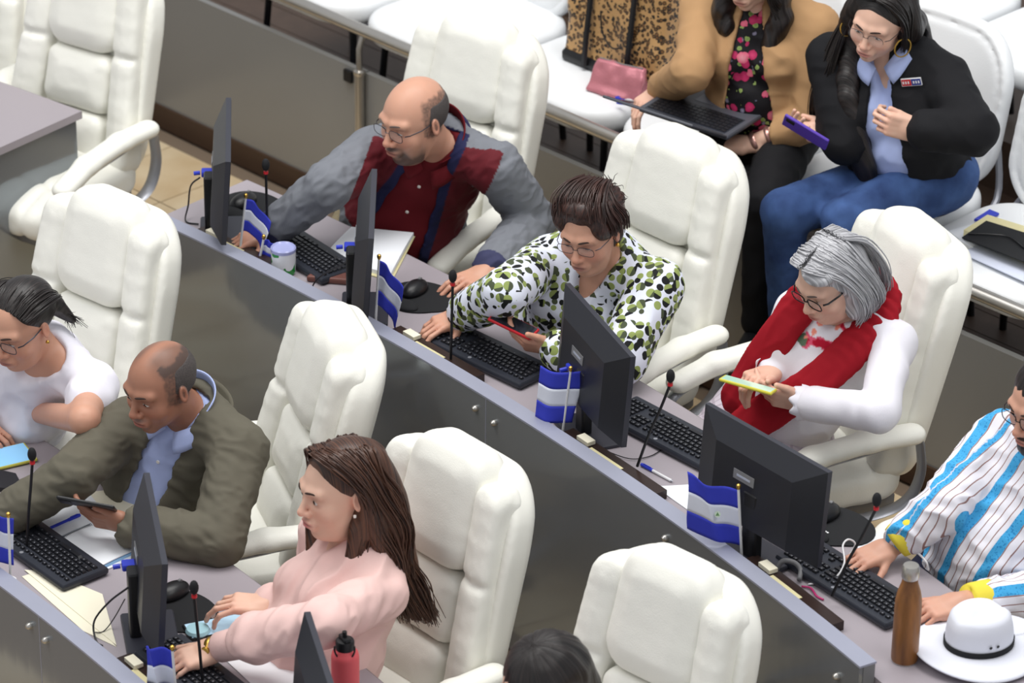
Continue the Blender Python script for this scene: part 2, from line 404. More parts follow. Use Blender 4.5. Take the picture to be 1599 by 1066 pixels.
# ---------------------------------------------------------------- desks
ZD, ZP = .75, .80
def partition(name, label, r, t0, t1, seams, zf, bolts, group=None):
    root = empty(name, tuple(pol(r, (t0+t1)/2, zf)), 0, label, 'partition', group); off = tuple(pol(r, (t0+t1)/2, zf))
    ed = [t0]+seams+[t1]; dz = zf
    for a, b_ in zip(ed[:-1], ed[1:]):
        arc_mesh(r, r+.012, zf, dz+ZP-.004, a+.012, b_-.012, 32).build('glass_panel', M['smoked'], root, off=off)
    arc_mesh(r+.012, r+.048, zf, dz+ZP-.006, t0, t1, 64).build('core_board', M['plasticgrey'], root, off=off)
    arc_mesh(r-.001, r+.052, dz+ZP-.006, dz+ZP, t0, t1, 64).build('edge_strip', M['edge'], root, off=off)
    for th in seams: arc_mesh(r-.0004, r+.010, zf, dz+ZP-.006, th-.008, th+.008, 1).build('seam_gasket', M['edge'], root, off=off)
    for th, z in bolts:
        p = pol(r-.012, th, z+dz); d = unit(pol(1, th)-pol(0, th)); up = np.array([0, 0, 1.]); Rm = np.stack([np.cross(up, d), up, d], 1)
        MB().lathe([(.004, -.004), (.008, 0), (.010, .004), (.010, .012)], p, 14, R=Rm).build('bolt', M['steel'], root, smooth='auto', off=off)
    return root
RM, RF = 11.122, 9.640-.055
partition('desk_partition', 'long curved smoked-glass partition in front of the middle desk row, bright metal top edge', RM, 30.43, 48.65, [39.26], 0.,
    [(30.9, .72), (34.94, .735), (39.03, .735), (39.48, .745), (43.74, .745)])
partition('desk_partition', 'curved smoked-glass partition of the front desk row at the bottom left corner', RF, 28.0, 51.5, [39.25], FL2,
    [(39.02, .74), (39.50, .745), (35, .74), (44, .74)])
partition('desk_partition', 'smoked-glass front of the separate desk at the upper left, hidden behind its end panel', RM+.02, 51.95, 62, [], 0., [(56, .74)])
def desk(label, r0, r1, t0, t1, zf, ends, group):
    off = tuple(pol((r0+r1)/2, (t0+t1)/2, zf)); root = empty('desk', off, 0, label, 'desk', group)
    arc_mesh(r0, r1, zf+ZD-.028, zf+ZD, t0, t1, 64).build('worktop', M['desk'], root, off=off)
    arc_mesh(r1, r1+.003, zf+ZD-.028, zf+ZD-.001, t0, t1, 64).build('edge_band', M['deskedge'], root, off=off)
    for th in ends:
        a = pol(r0+.01, th, zf); b_ = pol(r1-.03, th, zf); c = (a+b_)/2+np.array([0, 0, (ZD-.03)/2]); 
        MB().box(c, (np.linalg.norm(b_-a)/2, .012, (ZD-.03)/2), Rz(math.radians(th))).build('leg_panel', M['plasticgrey'], root, off=off)
    return root
desk('grey curved desktop of the middle row behind the long glass partition', RM+.052, 11.60, 24, 47.68, 0, (27, 32.2, 35.8, 40.4, 44.8, 47.5), None)
desk('grey curved desktop of the front row at the lower left', RF+.055, 10.19, 26, 51.4, FL2, (30, 35, 39.6, 43.4, 48), None)
d2 = desk('grey desktop with dark glass end panel standing alone at the upper left', RM+.074, 11.61, 51.6, 62, 0, (), None)
off = tuple(d2.location)
a = pol(RM+.076, 51.72, 0); b_ = pol(11.60, 51.72, 0); c = (a+b_)/2+np.array([0, 0, .36])
MB().box(c, (.198, .010, .36), Rz(math.radians(51.72))).build('end_panel', M['smoked'], d2, off=off)
# ---------------------------------------------------------------- executive chairs
def chair_proto():
    root = empty('office_chair')
    tl = math.radians(15); Vd = np.array([0, math.sin(tl), math.cos(tl)]); Wd = np.array([0, -math.cos(tl), math.sin(tl)]); B0 = np.array([0, .215, .44])
    lo = np.array([-.34, .0, .38]); hi = np.array([.34, .52, 1.26])
    def loc(x, y, z):
        y = y-B0[1]; z = z-B0[2]; return x+0*y+0*z, y*Vd[1]+z*Vd[2]+0*x, y*Wd[1]+z*Wd[2]+0*x
    def pad(uc, uh, v0, v1, wc, th, r, puff=.02, wing=0., seams=(), prof=None, lean=0.):
        vc, vh = (v0+v1)/2, (v1-v0)/2
        def fn(x, y, z):
            u, v, w = loc(x, y, z)
            s_ = 1. if prof is None else prof(v)
            uu = (u-uc)/s_-lean*(v-vc); w = w-wc-wing*np.minimum(abs(u)/.28, 1.2)**3
            a = abs(uu)-(uh-r); b = abs(v-vc)-(vh-r)
            d2 = np.sqrt(np.maximum(a, 0)**2+np.maximum(b, 0)**2)+np.minimum(np.maximum(a, b), 0)-r
            t = th+puff*np.clip(-d2/.07, 0, 1)**.6
            for sv in seams: t = t-.016*np.exp(-((v-sv)/.012)**2)
            e = abs(w)-(t-.022); d2 = d2+.022
            return np.sqrt(np.maximum(d2, 0)**2+np.maximum(e, 0)**2)+np.minimum(np.maximum(d2, e), 0)-.022
        return Fn(lo, hi, fn)
    prof = lambda v: 1.0-.30*np.clip((v-.5)/.27, 0, 1)**2-.10*np.clip((.25-v)/.25, 0, 1)**1.5
    def mk(name, p, parent, h=.0085, wr=0.):
        F = Field(lo, hi, h); F.add(p, .004, m=.03); V, Q = F.mesh(); V = relax(V, Q, 2, .5)
        if wr:
            N = vnormals(V, Q); n = vnoise(V*np.array([9, 30, 34]))*.7+vnoise(V*60)*.3; V = V+N*((n-.5)*wr)[:, None]
        return np_mesh(name, V, Q, M['leather'], parent)
    back = mk('backrest', pad(0, .275, 0, .745, -.025, .040, .13, .02, .055, (), prof), root)
    mk('headrest_pad', pad(0, .148, .425, .775, .045, .045, .085, .038, 0, (), lambda v: 1.05-.10*np.clip((v-.48)/.3, 0, 1)), back, wr=.002)
    mk('back_pad', pad(0, .140, .215, .425, .044, .040, .045, .026, 0), back, wr=.004)
    mk('lumbar_pad', pad(0, .140, .03, .215, .046, .042, .05, .028, 0), back, wr=.004)
    for sx in (-1, 1):
        mk('side_bolster', pad(sx*.198, .058, .03, .715, .040, .048, .06, .024, .03, (.44,), None, sx*-.07), back, wr=.0045)
    # seat
    def seatfn(x, y, z):
        yy = y+.03; a = abs(x)-.18; b = abs(yy)-.17; d2 = np.sqrt(np.maximum(a, 0)**2+np.maximum(b, 0)**2)+np.minimum(np.maximum(a, b), 0)-.10
        t = .045+.028*np.clip(-d2/.12, 0, 1)**.7-.012*np.exp(-((abs(x)-.16)/.012)**2)-.010*np.exp(-((yy+.10)/.012)**2)
        e = abs(z-.475+.02*np.clip(-(yy)/.25, 0, 1)**3)-(t-.03); d2 = d2+.03
        return np.sqrt(np.maximum(d2, 0)**2+np.maximum(e, 0)**2)+np.minimum(np.maximum(d2, e), 0)-.03
    F = Field((-.31, -.34, .37), (.31, .28, .57), .009); F.add(Fn((-.3, -.33, .38), (.3, .27, .56), seatfn), .004); V, Q = F.mesh(); V = relax(V, Q, 2)
    N = vnormals(V, Q); V = V+N*((vnoise(V*22)-.5)*.005)[:, None]; np_mesh('seat', V, Q, M['leather'], root)
    MB().box((0, -.02, .395), (.235, .24, .028), bev=.05).build('seat_shell', M['plasticgrey'], root, smooth='auto')
    for sx in (-1, 1):
        X = sx*.315
        F = Field((min(X-.06, X+.06), -.33, .52), (max(X-.06, X+.06), .25, .76), .007)
        pts = [(X, .205, .665), (X, .06, .672), (X, -.12, .655), (X, -.245, .612)]
        for a, b_ in zip(pts[:-1], pts[1:]): F.add(Cap(a, b_, (.042), .042, (0, 0, 1), .72), .02)
        V, Q = F.mesh(); V = relax(V, Q, 2); ar = np_mesh('armrest', V, Q, M['leather'], root)
        path = spline([(X, .225, .655), (X, .05, .640), (X, -.13, .622), (X, -.262, .568), (X*.97, -.275, .49), (X*.93, -.18, .425), (X*.92, -.02, .40), (X*.93, .13, .40), (X*.97, .215, .44), (X, .245, .53), (X, .235, .63)], 5)
        MB().tube(path, .010, 8, flat=((1, 0, 0), 2.4), closed=True).build('arm_frame', M['silver'], ar, smooth='auto')
    lb = MB().box((.237, -.05, .392), (.0015, .03, .010)).build('care_label', M['vga'], root)
    MB().lathe([(.03, .08), (.03, .30), (.018, .30), (.018, .385)], n=16).build('gas_column', M['black'], root, smooth='auto')
    for k in range(5):
        a = 2*math.pi*k/5+.3; e = np.array([math.cos(a), math.sin(a), 0])
        MB().tube([e*.02+[0, 0, .115], e*.29+[0, 0, .075]], [.024, .015], 8).build('base_arm', M['silver'], root, smooth='auto')
        s_ = np.array([-e[1], e[0], 0]); mb = MB()
        for q in (-1, 1): mb.tube([e*.29+s_*q*.008+[0, 0, .028], e*.29+s_*q*.024+[0, 0, .028]], .027, 14)
        mb.tube([e*.29+[0, 0, .03], e*.29+[0, 0, .075]], .008, 8).build('caster', M['black'], root, smooth='auto')
    return root
CH = chair_proto()
def back_top(px, py, zf, yaw):
    """chair floor position so that its headrest top shows at px, py"""
    p = at(px, py, zf+1.17); a = math.radians(yaw); return p[0]-(-math.sin(a)*.40), p[1]-math.cos(a)*.40
# yaw 0: faces the camera side (-y); negative turns towards the left of the photo
CHAIRS = [
 (765, 32, 0, -38, 'white high-back leather chair behind the bald man in the grey and maroon jacket'),
 (1080, 212, 0, -46, 'white high-back leather chair of the woman in the black and green patterned blouse'),
 (1450, 350, 0, -66, 'white high-back leather chair of the grey-haired woman with the red scarf'),
 (1745, 560, 0, -50, 'white high-back leather chair of the man in the striped shirt, mostly outside the right edge'),
 (165,-72, 0, -33, 'empty white high-back leather chair behind the separate desk at the upper left'),
 (-25, -160, 0, -28, 'white leather chair cut by the left edge of the photo near the top'),
 (190, 307, FL2, -40, 'white high-back leather chair behind the woman in the white short-sleeved blouse'),
 (548, 500, FL2, -72, 'white high-back leather chair of the man in the olive jacket, seen from its side'),
 (738, 694, FL2, -48, 'white high-back leather chair behind the long-haired woman in the pale pink blouse'),
 (1075, 874, FL2, -42, 'white high-back leather chair nearest the camera at the bottom, right of the dark-haired head'),
]
for i, (px, py, zf, yaw, lab) in enumerate(CHAIRS):
    c = CH if i == 0 else copy_tree(CH)
    x, y = back_top(px, py, zf, yaw); c.location = (x, y, zf); c.rotation_euler = (0, 0, math.radians(yaw)); tag(c, lab, 'chair', 'white executive chairs at the desks')
# ---------------------------------------------------------------- public seats
def seat_proto():
    root = empty('visitor_chair'); lo = (-.34, -.36, .2); hi = (.34, .5, 1.2)
    def sd(x, y, z):
        a = abs(x)-.14; b = abs(y+.02)-.13; d2 = np.sqrt(np.maximum(a, 0)**2+np.maximum(b, 0)**2)+np.minimum(np.maximum(a, b), 0)-.165
        t = .04+.022*np.clip(-d2/.2, 0, 1)**.8; e = abs(z-.43)-(t-.028); d2 = d2+.028
        return np.sqrt(np.maximum(d2, 0)**2+np.maximum(e, 0)**2)+np.minimum(np.maximum(d2, e), 0)-.028
    F = Field(lo, (.34, .36, .55), .011); F.add(Fn(lo, hi, sd), .004); V, Q = F.mesh(); np_mesh('seat', relax(V, Q, 2), Q, M['leather_seat'], root)
    tl = math.radians(12); c0 = np.array([0, .27, .44])
    def bk(x, y, z):
        yy = y-c0[1]; zz = z-c0[2]; v = yy*math.sin(tl)+zz*math.cos(tl)+0*x; w = -yy*math.cos(tl)+zz*math.sin(tl)-.05*(x/.28)**2
        a = abs(x)+0*v-.09; b = abs(v-.26)-.08; d2 = np.sqrt(np.maximum(a, 0)**2+np.maximum(b, 0)**2)+np.minimum(np.maximum(a, b), 0)-.20
        t = .032+.02*np.clip(-d2/.2, 0, 1)-.010*np.exp(-((d2+.035)/.008)**2); e = abs(w)-(t-.024); d2 = d2+.024
        return np.sqrt(np.maximum(d2, 0)**2+np.maximum(e, 0)**2)+np.minimum(np.maximum(d2, e), 0)-.024
    F = Field((-.34, .1, .34), (.34, .55, 1.15), .010); F.add(Fn((-.33, .12, .36), (.33, .52, 1.12), bk), .004); V, Q = F.mesh(); np_mesh('backrest', relax(V, Q, 2), Q, M['leather_seat'], root)
    MB().tube(spline([(-.27, -.24, .385), (-.29, .1, .385), (-.28, .28, .42), (-.2, .36, .62)], 5), .012, 8).tube(spline([(.27, -.24, .385), (.29, .1, .385), (.28, .28, .42), (.2, .36, .62)], 5), .012, 8).tube([(-.27, -.24, .385), (.27, -.24, .385)], .012, 8).build('frame', M['silver'], root, smooth='auto')
    for sx in (-1, 1):
        for sy in (-1, 1): MB().tube([(sx*.23, sy*.2, .39), (sx*.25, sy*.23, .0)], .013, 8).build('leg', M['black'], root, smooth='auto')
    return root
VC = seat_proto(); t0 = at(862, 176, .75)@ea; SP = .635; t0 = t0+.20
PB = WALLB+.36
k = 0
PLACES = {(0, -3): 'leftmost of the front public row, cut by the top edge', (0, -2): 'second to the left of the leopard-print bag, at the top edge', (0, -1): 'directly left of the leopard-print bag', (0, 0): 'under the leopard-print bag and the pink pouch', (0, 1): 'under the woman in the tan jacket with the laptop', (0, 2): 'under the woman in the black jacket and jeans', (0, 3): 'under the loose papers and black notebook',
  (1, -1): 'in the second row behind the leopard-print bag', (1, 0): 'in the second row behind the head of the tan-jacket woman', (1, 1): 'in the second row between the tan-jacket and black-jacket women', (1, 2): 'in the second row behind the black-jacket woman', (1, 3): 'in the second row at the top right corner'}
for (row, j), where in PLACES.items():
    pb, zf = ((PB, AUD), (PB+.98, AUD+.22))[row]; t = t0+SP*(j+.5); c = VC if k == 0 else copy_tree(VC); k += 1
    p = ea*t+eb*pb; c.location = (p[0], p[1], zf); c.rotation_euler = (0, 0, -math.pi/4)
    tag(c, 'white padded visitor chair '+where, 'chair', 'white visitor chairs, %s public row' % ('first' if row == 0 else 'second'))
tag(MB().box(wall_pt(0)+eb*2.3+np.array([0, 0, AUD+.11-.01]), (4.4, .9, .10), R45).build('floor', M['plank']), kind='structure')
# ---------------------------------------------------------------- things on the desks
def face(az): return Rz(math.radians(az))        # az 0 -> local +y points away from the camera
def tilt_frame(loc, az): return np.array(loc, float), face(az)
class Loc:
    """builds meshes in a thing's own frame: x right, y away, z up"""
def place(name, p, az, label, cat, group=None): return empty(name, tuple(p), math.radians(az), label, cat, group)
def azim(p, q): d = np.array(q)-np.array(p); return math.degrees(math.atan2(d[1], d[0]))
# --- monitor: local +y is the screen side
def monitor_proto():
    root = empty('monitor'); Wm, Hm = .240, .143; zc = .082+Hm; T = Rx(math.radians(-4))
    hb = MB(); V = []
    def P(x, y, z): return np.array([0, 0, zc])+T@np.array([x, y, z-0.])
    hb.box(P(0, .004, 0), (Wm, .008, Hm), T)
    ho = hb.build('bezel', M['monitor_side'], root)
    bk = MB(); a = [(-Wm, -.004, -Hm), (Wm, -.004, -Hm), (Wm, -.004, Hm), (-Wm, -.004, Hm)]; b_ = [(-Wm*.62, -.040, -Hm*.86), (Wm*.62, -.040, -Hm*.86), (Wm*.62, -.040, Hm*.58), (-Wm*.62, -.040, Hm*.58)]
    bk.add([P(*q) for q in a+b_], [(4, 5, 6, 7), (0, 1, 5, 4), (1, 2, 6, 5), (2, 3, 7, 6), (3, 0, 4, 7), (3, 2, 1, 0)]).build('back_housing', M['monitor'], root)
    MB().box(P(0, .0125, .004), (Wm-.008, .0006, Hm-.010), T).build('screen', M['screen'], root)
    MB().box(P(-.03, -.0410, .018), (.040, .0012, .014), T).build('badge', M['plasticgrey'], root)
    MB().box(P(-.03, -.0426, .018), (.026, .0006, .003), T).build('badge_mark', mat('badge_light', L(170, 175, 190), .4), root)
    MB().box(P(-Wm+.055, -.012, -Hm+.030), (.030, .0008, .014), T@Rz(math.radians(-8))).build('sticker', M['paper'], root)
    for q in range(3): MB().box(P(-Wm+.055, -.0132, -Hm+.036-.006*q), (.022, .0004, .0013), T@Rz(math.radians(-8))).build('sticker_print', M['vga'], root)
    MB().box((0, -.052, .112), (.028, .016, .100), bev=.008).build('stand_neck', M['black'], root)
    MB().box((0, -.012, .0075), (.105, .072, .0075), bev=.01, m=0).build('stand_foot', M['monitor_side'], root)
    return root
def vga(parent, x=.07, z=.20):
    o = MB().box((x, -.056, z), (.018, .020, .009), bev=.004).tube([(x, -.08, z), (x, -.10, z-.002)], .007, 8).build('blue_plug', M['vga'], parent, smooth='auto')
    return o
MON = monitor_proto(); vga(MON, -.07, .185)
MONS = [ # foot pixel, facing azimuth of the screen (world deg), label
 (354, 366, 0, 4, 'black monitor seen edge-on at the far left end of the middle row'),
 (576, 486, 0, 1, 'black monitor seen edge-on beside the open white notebook'),
 (925, 676, 0, 22, 'black monitor seen from behind in front of the woman in the patterned blouse'),
 (1184, 868, 0, 40, 'black monitor seen from behind between the seated woman with red scarf and the big flag'),
 (242, 992, FL2, 11, 'black monitor seen nearly edge-on in the front row beside the olive-jacket man'),
 (500, 1226, FL2, 13, 'black monitor cut by the bottom edge beside the pink-red water bottle'),
]
for i, (px, py, zf, az, lab) in enumerate(MONS):
    c = MON if i == 0 else copy_tree(MON); p = at(px, py, zf+ZD); c.location = tuple(p); c.rotation_euler = (0, 0, math.radians(az-90)); tag(c, lab, 'monitor', 'black monitors on the desks')
    if i in (2, 3, 5):
        for ch in c.children:
            if ch.name.startswith(('stand_neck', 'blue_plug')): ch.location.y = .024
# --- keyboard: local x along its length, +y towards the hands' far side (function keys)
def keyboard_proto():
    root = empty('keyboard')
    mb = MB(); mb.box((0, 0, .010), (.222, .078, .010), bev=.014)
    mb.build('keyboard_case', M['kbody'], root, smooth='auto')
    kb = MB()
    lg = MB()
    def key(x, y, w, h=.0072):
        y -= .016; lg.box((x-.002, y+.0012, .0262), (.0018, .0016, .0001)); kb.box((x, y, .0225), (w/2-.0014, h, .0035), top=(.84, .80))
    U = .0187; x0 = -.205
    rows = [(.044, [1]*13+[2]), (.026, [1.5]+[1]*12+[1.5]), (.008, [1.8]+[1]*11+[2.2]), (-.010, [2.3]+[1]*10+[2.7]), (-.029, [1.3, 1.1, 1.2, 5.6, 1.2, 1.1, 1.2, 1.3])]
    for y, ws in rows:
        x = x0; sc = 15*U/sum(ws)*.985
        for w in ws: key(x+w*sc/2, y, w*sc); x += w*sc
    for k in range(13): key(x0+.006+k*.0214, .0655, .0165, .0052)
    for a in range(3):
        for y in (.0655, .044, .026): key(x0+.2915+a*U, y, U)
    key(x0+.2915+U, -.010, U)
    for a in range(3): key(x0+.2915+a*U, -.029, U)
    for a in range(4):
        for y in (.0655, .044, .026, .008, -.010, -.029): key(x0+.3545+a*U*.92, y, U*.92)
    tag(kb.build('keys', M['key'], root), kind='stuff')
    tag(lg.build('key_legends', mat('key_print', L(128, 130, 138), .5), root), kind='stuff')
    MB().lathe([(.006, .0195), (.006, .0210), (.001, .0212)], (.0, .064, 0), 14).build('round_mark', M['silver'], root)
    return root
KB = keyboard_proto()
KEYS = [ # centre pixel, azimuth of local +x (towards right end as the typist sees it)
 (470, 395, 0, 128, 'black keyboard under the hand of the bald man'),
 (757, 556, 0, 136, 'black keyboard under the hand of the woman in the patterned blouse'),
 (1048, 683, 0, 133, 'black keyboard between the two rear-view monitors'),
 (1328, 915, 0, 128, 'black keyboard under the hand of the man in the striped shirt'),
 (64, 860, FL2, 131, 'black keyboard beside the spiral notebook at the lower left'),
 (318, 1068, FL2, 128, 'black keyboard under the hand of the woman in the pale pink blouse'),
]
for i, (px, py, zf, az, lab) in enumerate(KEYS):
    c = KB if i == 0 else copy_tree(KB); p = at(px, py, zf+ZD+.004); c.location = tuple(p); c.rotation_euler = (math.radians(0), 0, math.radians(az)); tag(c, lab, 'keyboard', 'black keyboards on the desks')
# --- mouse pad and mouse
def pad_mesh(mb, s=1.):
    pts = []
    for k in range(40):
        a = 2*math.pi*k/40; r = .100*(1+.10*math.cos(2*a)); x, y = r*math.cos(a)*1.05, r*math.sin(a)
        if a > math.pi*1.2 and a < math.pi*1.8: y -= .028*math.sin((a-math.pi*1.2)/(.6*math.pi)*math.pi)
        pts.append((x*s, y*s))
    V = [(x, y, 0) for x, y in pts]+[(x, y, .004) for x, y in pts]; n = len(pts)
    return mb.add(V, [tuple(range(n-1, -1, -1)), tuple(range(n, 2*n))]+[(i, (i+1) % n, n+(i+1) % n, n+i) for i in range(n)])
def mouse_proto():
    root = empty('mouse'); F = Field((-.045, -.075, -.005), (.045, .075, .05), .003)
    F.add(Ell((0, 0, .006), (.033, .056, .030))).sub(Fn((-.1, -.1, -.02), (.1, .1, .003), lambda x, y, z: z+0*x+0*y), .004); F.clip(lambda x, y, z: -(z-.001)+0*x+0*y)
    V, Q = F.mesh(); np_mesh('mouse_body', V, Q, M['black'], root)
    MB().tube([(-.004, .028, .031), (.004, .028, .031)], .0065, 12).build('scroll_wheel', M['plasticgrey'], root, smooth='auto')
    return root
MS = mouse_proto()
PADS = [
 (396, 322, 0, -45, (380, 318), 'black mouse pad behind the flag at the far left end of the middle row', 'black mouse behind the far-left edge-on monitor'),
 (662, 464, 0, -40, (648, 455), 'black mouse pad with wrist rest beside the open white notebook', 'black mouse beside the open white notebook'),
 (1308, 822, 0, -50, (1288, 806), 'black mouse pad with wrist rest right of the rear-view monitor with sticker', 'black mouse on the pad near the striped-shirt man'),
 (284, 955, FL2, -50, (270, 928), 'black mouse pad with wrist rest behind the front-row microphone', 'black mouse behind the front-row monitor'),
]
for i, (px, py, zf, az, mp, l1, l2) in enumerate(PADS):
    p = at(px, py, zf+ZD+.0005)
    o = place('mouse_pad', p, az, l1, 'mouse pad', 'black mouse pads on the desks')
    pad_mesh(MB()).build('mat', M['black_soft'], o)
    F = Field((-.07, -.135, -.005), (.07, -.05, .04), .004); F.add(Ell((0, -.088, .006), (.048, .030, .014))); F.clip(lambda x, y, z: -(z-.002)+0*x+0*y); V, Q = F.mesh(); np_mesh('wrist_rest', V, Q, M['black_soft'], o)
    if i > 1:
        q = MB()
        for a, w in ((-.016, .004), (-.006, .003), (.003, .004), (.012, .003)): q.box((a, -.050, .0052), (w, .0028, .0004))
        q.build('white_print', M['white'], o)
    c = MS if i == 0 else copy_tree(MS); q = at(mp[0], mp[1], zf+ZD+.0055); c.location = tuple(q); c.rotation_euler = (0, 0, math.radians(az+8)); tag(c, l2, 'mouse', 'black mice on the desks')
# --- gooseneck microphones with lacquered name bars along the partition
def microphone(head, foot, zf, th, label, zh=.33, bar=True, red=True):
    f = at(foot[0], foot[1], zf+ZD+.03)
    # head sits roughly over the foot: solve its height for the pixel
    best = None
    for z in np.linspace(zf+ZD+.12, zf+ZD+.45, 60):
        h = at(head[0], head[1], z); d = np.linalg.norm(h[:2]-f[:2])
        if best is None or d < best[0]: best = (d, h)
    h = best[1]; root = empty('microphone', tuple(f-[0, 0, .03]), 0, label, 'microphone', 'gooseneck microphones on the desks'); off = tuple(f-[0, 0, .03])
    up = unit(h-f); h0 = h-np.array([0, 0, .02])
    path = spline([f, f+(h0-f)*.35+np.array([0, 0, .01]), f+(h0-f)*.7, h0], 6)
    MB().tube(path, .0042, 8).build('gooseneck', M['black'], root, smooth='auto', off=off)
    MB().tube([h0-[0, 0, .004], h0+[0, 0, .004]], .0075, 12).build('light_ring', M['red'], root, smooth='auto', off=off)
    F = Field(h-.03, h+.045, .003); F.add(Ell(h+[0, 0, .006], (.0125, .0125, .021))); V, Q = F.mesh(); np_mesh('foam_windscreen', V, Q, M['black_soft'], root, off=off)
    if bar:
        r = math.hypot(f[0]-CX, f[1]-CY); a0 = math.degrees(math.atan2(f[1]-CY, f[0]-CX)); rr = (RM if zf == 0 else RF)+.054
        arc_mesh(rr, rr+.058, zf+ZD, zf+ZD+.028, th[0], th[1], 8).build('base_bar', M['wood_dark'], root, off=off)
        m = (th[0]+th[1])/2; w = (th[1]-th[0])
        arc_mesh(rr+.012, rr+.030, zf+ZD+.028, zf+ZD+.0295, m-w*.12, m+w*.22, 6).build('name_strip', M['yellowed'], root, off=off)
        tagc = pol(rr+.036, th[0]+w*.80, zf+ZD+.036); MB().box(tagc, (.014, .026, .006), Rz(math.radians(th[0]))).build('name_tag', M['cream'], root, off=off)
    return root
microphone((415, 260), (418, 385), 0, (44.9, 46.7), 'gooseneck microphone beside the hand of the bald man')
microphone((707, 434), (704, 560), 0, (40.0, 42.0), 'gooseneck microphone in front of the patterned-blouse woman at her keyboard')
microphone((1047, 590), (995, 728), 0, (35.7, 37.9), 'gooseneck microphone in front of the keyboard between the rear-view monitors')
microphone((1369, 783), (1299, 930), 0, (31.6, 33.6), 'gooseneck microphone beside the hand of the striped-shirt man')
microphone((50, 712), (42, 850), FL2, (43.0, 45.0), 'gooseneck microphone at the lower left before the olive-jacket man')
microphone((303, 920), (316, 1062), FL2, (36.0, 37.6), 'gooseneck microphone before the pale-pink-blouse woman')
# --- table flags
def flag(top, bot, zf, path, w0, label, dz=(0, 0), emblem=False, hgt=None, dirs=None, drop=0., fold=.010):
    """cloth hangs from the pole; path = list of pixel offsets of the cloth's top hem"""
    f = at(bot[0], bot[1], zf+ZD+.03); best = None
    for z in np.linspace(zf+ZD+.08, zf+ZD+.40, 80):
        h = at(top[0], top[1], z); d = np.linalg.norm((h-f)[:2])+.0*z
        if best is None or d < best[0]: best = (d, h)
    h = best[1]; off = tuple(f); root = empty('table_flag', off, 0, label, 'flag', 'blue and white table flags along the partition')
    MB().tube([f-[0, 0, .025], h], .0038, 8).build('pole', M['white'], root, smooth='auto', off=off)
    MB().lathe([(.002, -.006), (.0055, 0), (.0068, .006), (.0055, .011), (.001, .014)], h, 12).build('finial', M['gold'], root, smooth='auto', off=off)
    MB().lathe([(.016, -.03), (.016, -.022), (.005, -.018)], f, 14).build('foot', M['white'], root, smooth='auto', off=off)
    P = [np.array(p, float) for p in path]                      # world xy offsets, metres, of the hem from the pole
    ax = unit(f-h)
    S = spline(P, 8); n = len(S)-1; Hf = hgt or .115; nv = 18
    for name, a, b_, m in (('blue_band', 0, 1/3, M['blue']), ('white_band', 1/3, 2/3, M['flagwhite']), ('blue_band', 2/3, 1, M['blue'])):
        V = []; Fc = []; kk = nv//3
        for i, s_ in enumerate(S):
            for j in range(kk+1):
                v = a+(b_-a)*j/kk; u = i/n
                q = h+ax*(.006+Hf*v)+np.array([s_[0], s_[1], s_[2] if len(s_) > 2 else 0])*(1-.06*v)
                q = q+np.array([0, 0, -drop*u*u])+eb*fold*math.sin(u*9+v*2)*u*.6+ea*fold*.5*math.sin(u*7+v*4)*u
                V.append(q)
        for i in range(n):
            for j in range(kk): Fc.append((i*(kk+1)+j, (i+1)*(kk+1)+j, (i+1)*(kk+1)+j+1, i*(kk+1)+j+1))
        MB().add(V, Fc).build(name, m, root, smooth=True, off=off, solid=.0012)
    if emblem:
        i = n//2; c = h+ax*(.006+Hf*.5)+np.array([S[i][0], S[i][1], S[i][2] if len(S[i]) > 2 else 0])*.97+np.array([0, 0, -drop*.25]); fw = -_f
        Rm = np.stack([_r, _u, fw], 1); c = c+fw*.010
        MB().lathe([(.0085, -.0006), (.0085, .0006)], c, 18, R=Rm).build('emblem', mat('emblem_pale', L(190, 205, 190), .7), root, off=off)
        MB().add([c+fw*.001+_r*x+_u*y for x, y in ((-.0055, -.004), (.0055, -.004), (0, .006))], [(0, 1, 2)]).build('emblem_triangle', mat('emblem_green', L(90, 130, 80), .7), root, off=off)
    return root
flag((384, 308), (374, 385), 0, [(0, 0, 0), (.025, -.005, -.004), (.05, -.01, -.035), (.075, -.02, -.07)], 0, 'small blue and white flag beside the far-left edge-on monitor', hgt=.11, drop=.0)
flag((412, 372), (404, 398), 0, [(0, 0, 0), (.015, .01, -.004), (.03, 0, -.012), (.045, .01, -.02)], 0, 'small drooping blue and white flag just left of the printed mug', hgt=.06, drop=.0)
flag((592, 403), (586, 500), 0, [(0, 0, 0), (.022, -.01, -.01), (.045, -.015, -.045), (.070, -.03, -.075)], 0, 'blue and white flag drooping before the edge-on monitor by the notebook', hgt=.150, emblem=False)
flag((891, 578), (878, 668), 0, [(-.085, .03, .004), (-.05, .0, .0), (0, 0, 0), (.02, .0, 0), (.036, .01, -.004)], 0, 'blue and white flag behind which the pole leans, before the middle rear-view monitor', hgt=.165, drop=0)
flag((1153, 762), (1159, 862), 0, [(0, 0, 0), (-.04, .01, .006), (-.09, -.01, .022), (-.145, .02, .045)], 0, 'largest blue and white flag with a small emblem, left of the sticker monitor', hgt=.175, emblem=True, fold=.016)
flag((13, 806), (16, 893), FL2, [(0, 0, 0), (.012, .0, .0), (-.02, .01, -.002), (-.05, .01, .01)], 0, 'blue and white flag cut by the left edge at the front desk', hgt=.15)
flag((269, 1014), (275, 1075), FL2, [(0, 0, 0), (-.03, .01, .008), (-.055, -.01, .012), (-.075, .02, .004)], 0, 'blue and white flag at the bottom before the pale-pink-blouse woman', hgt=.17, fold=.012)
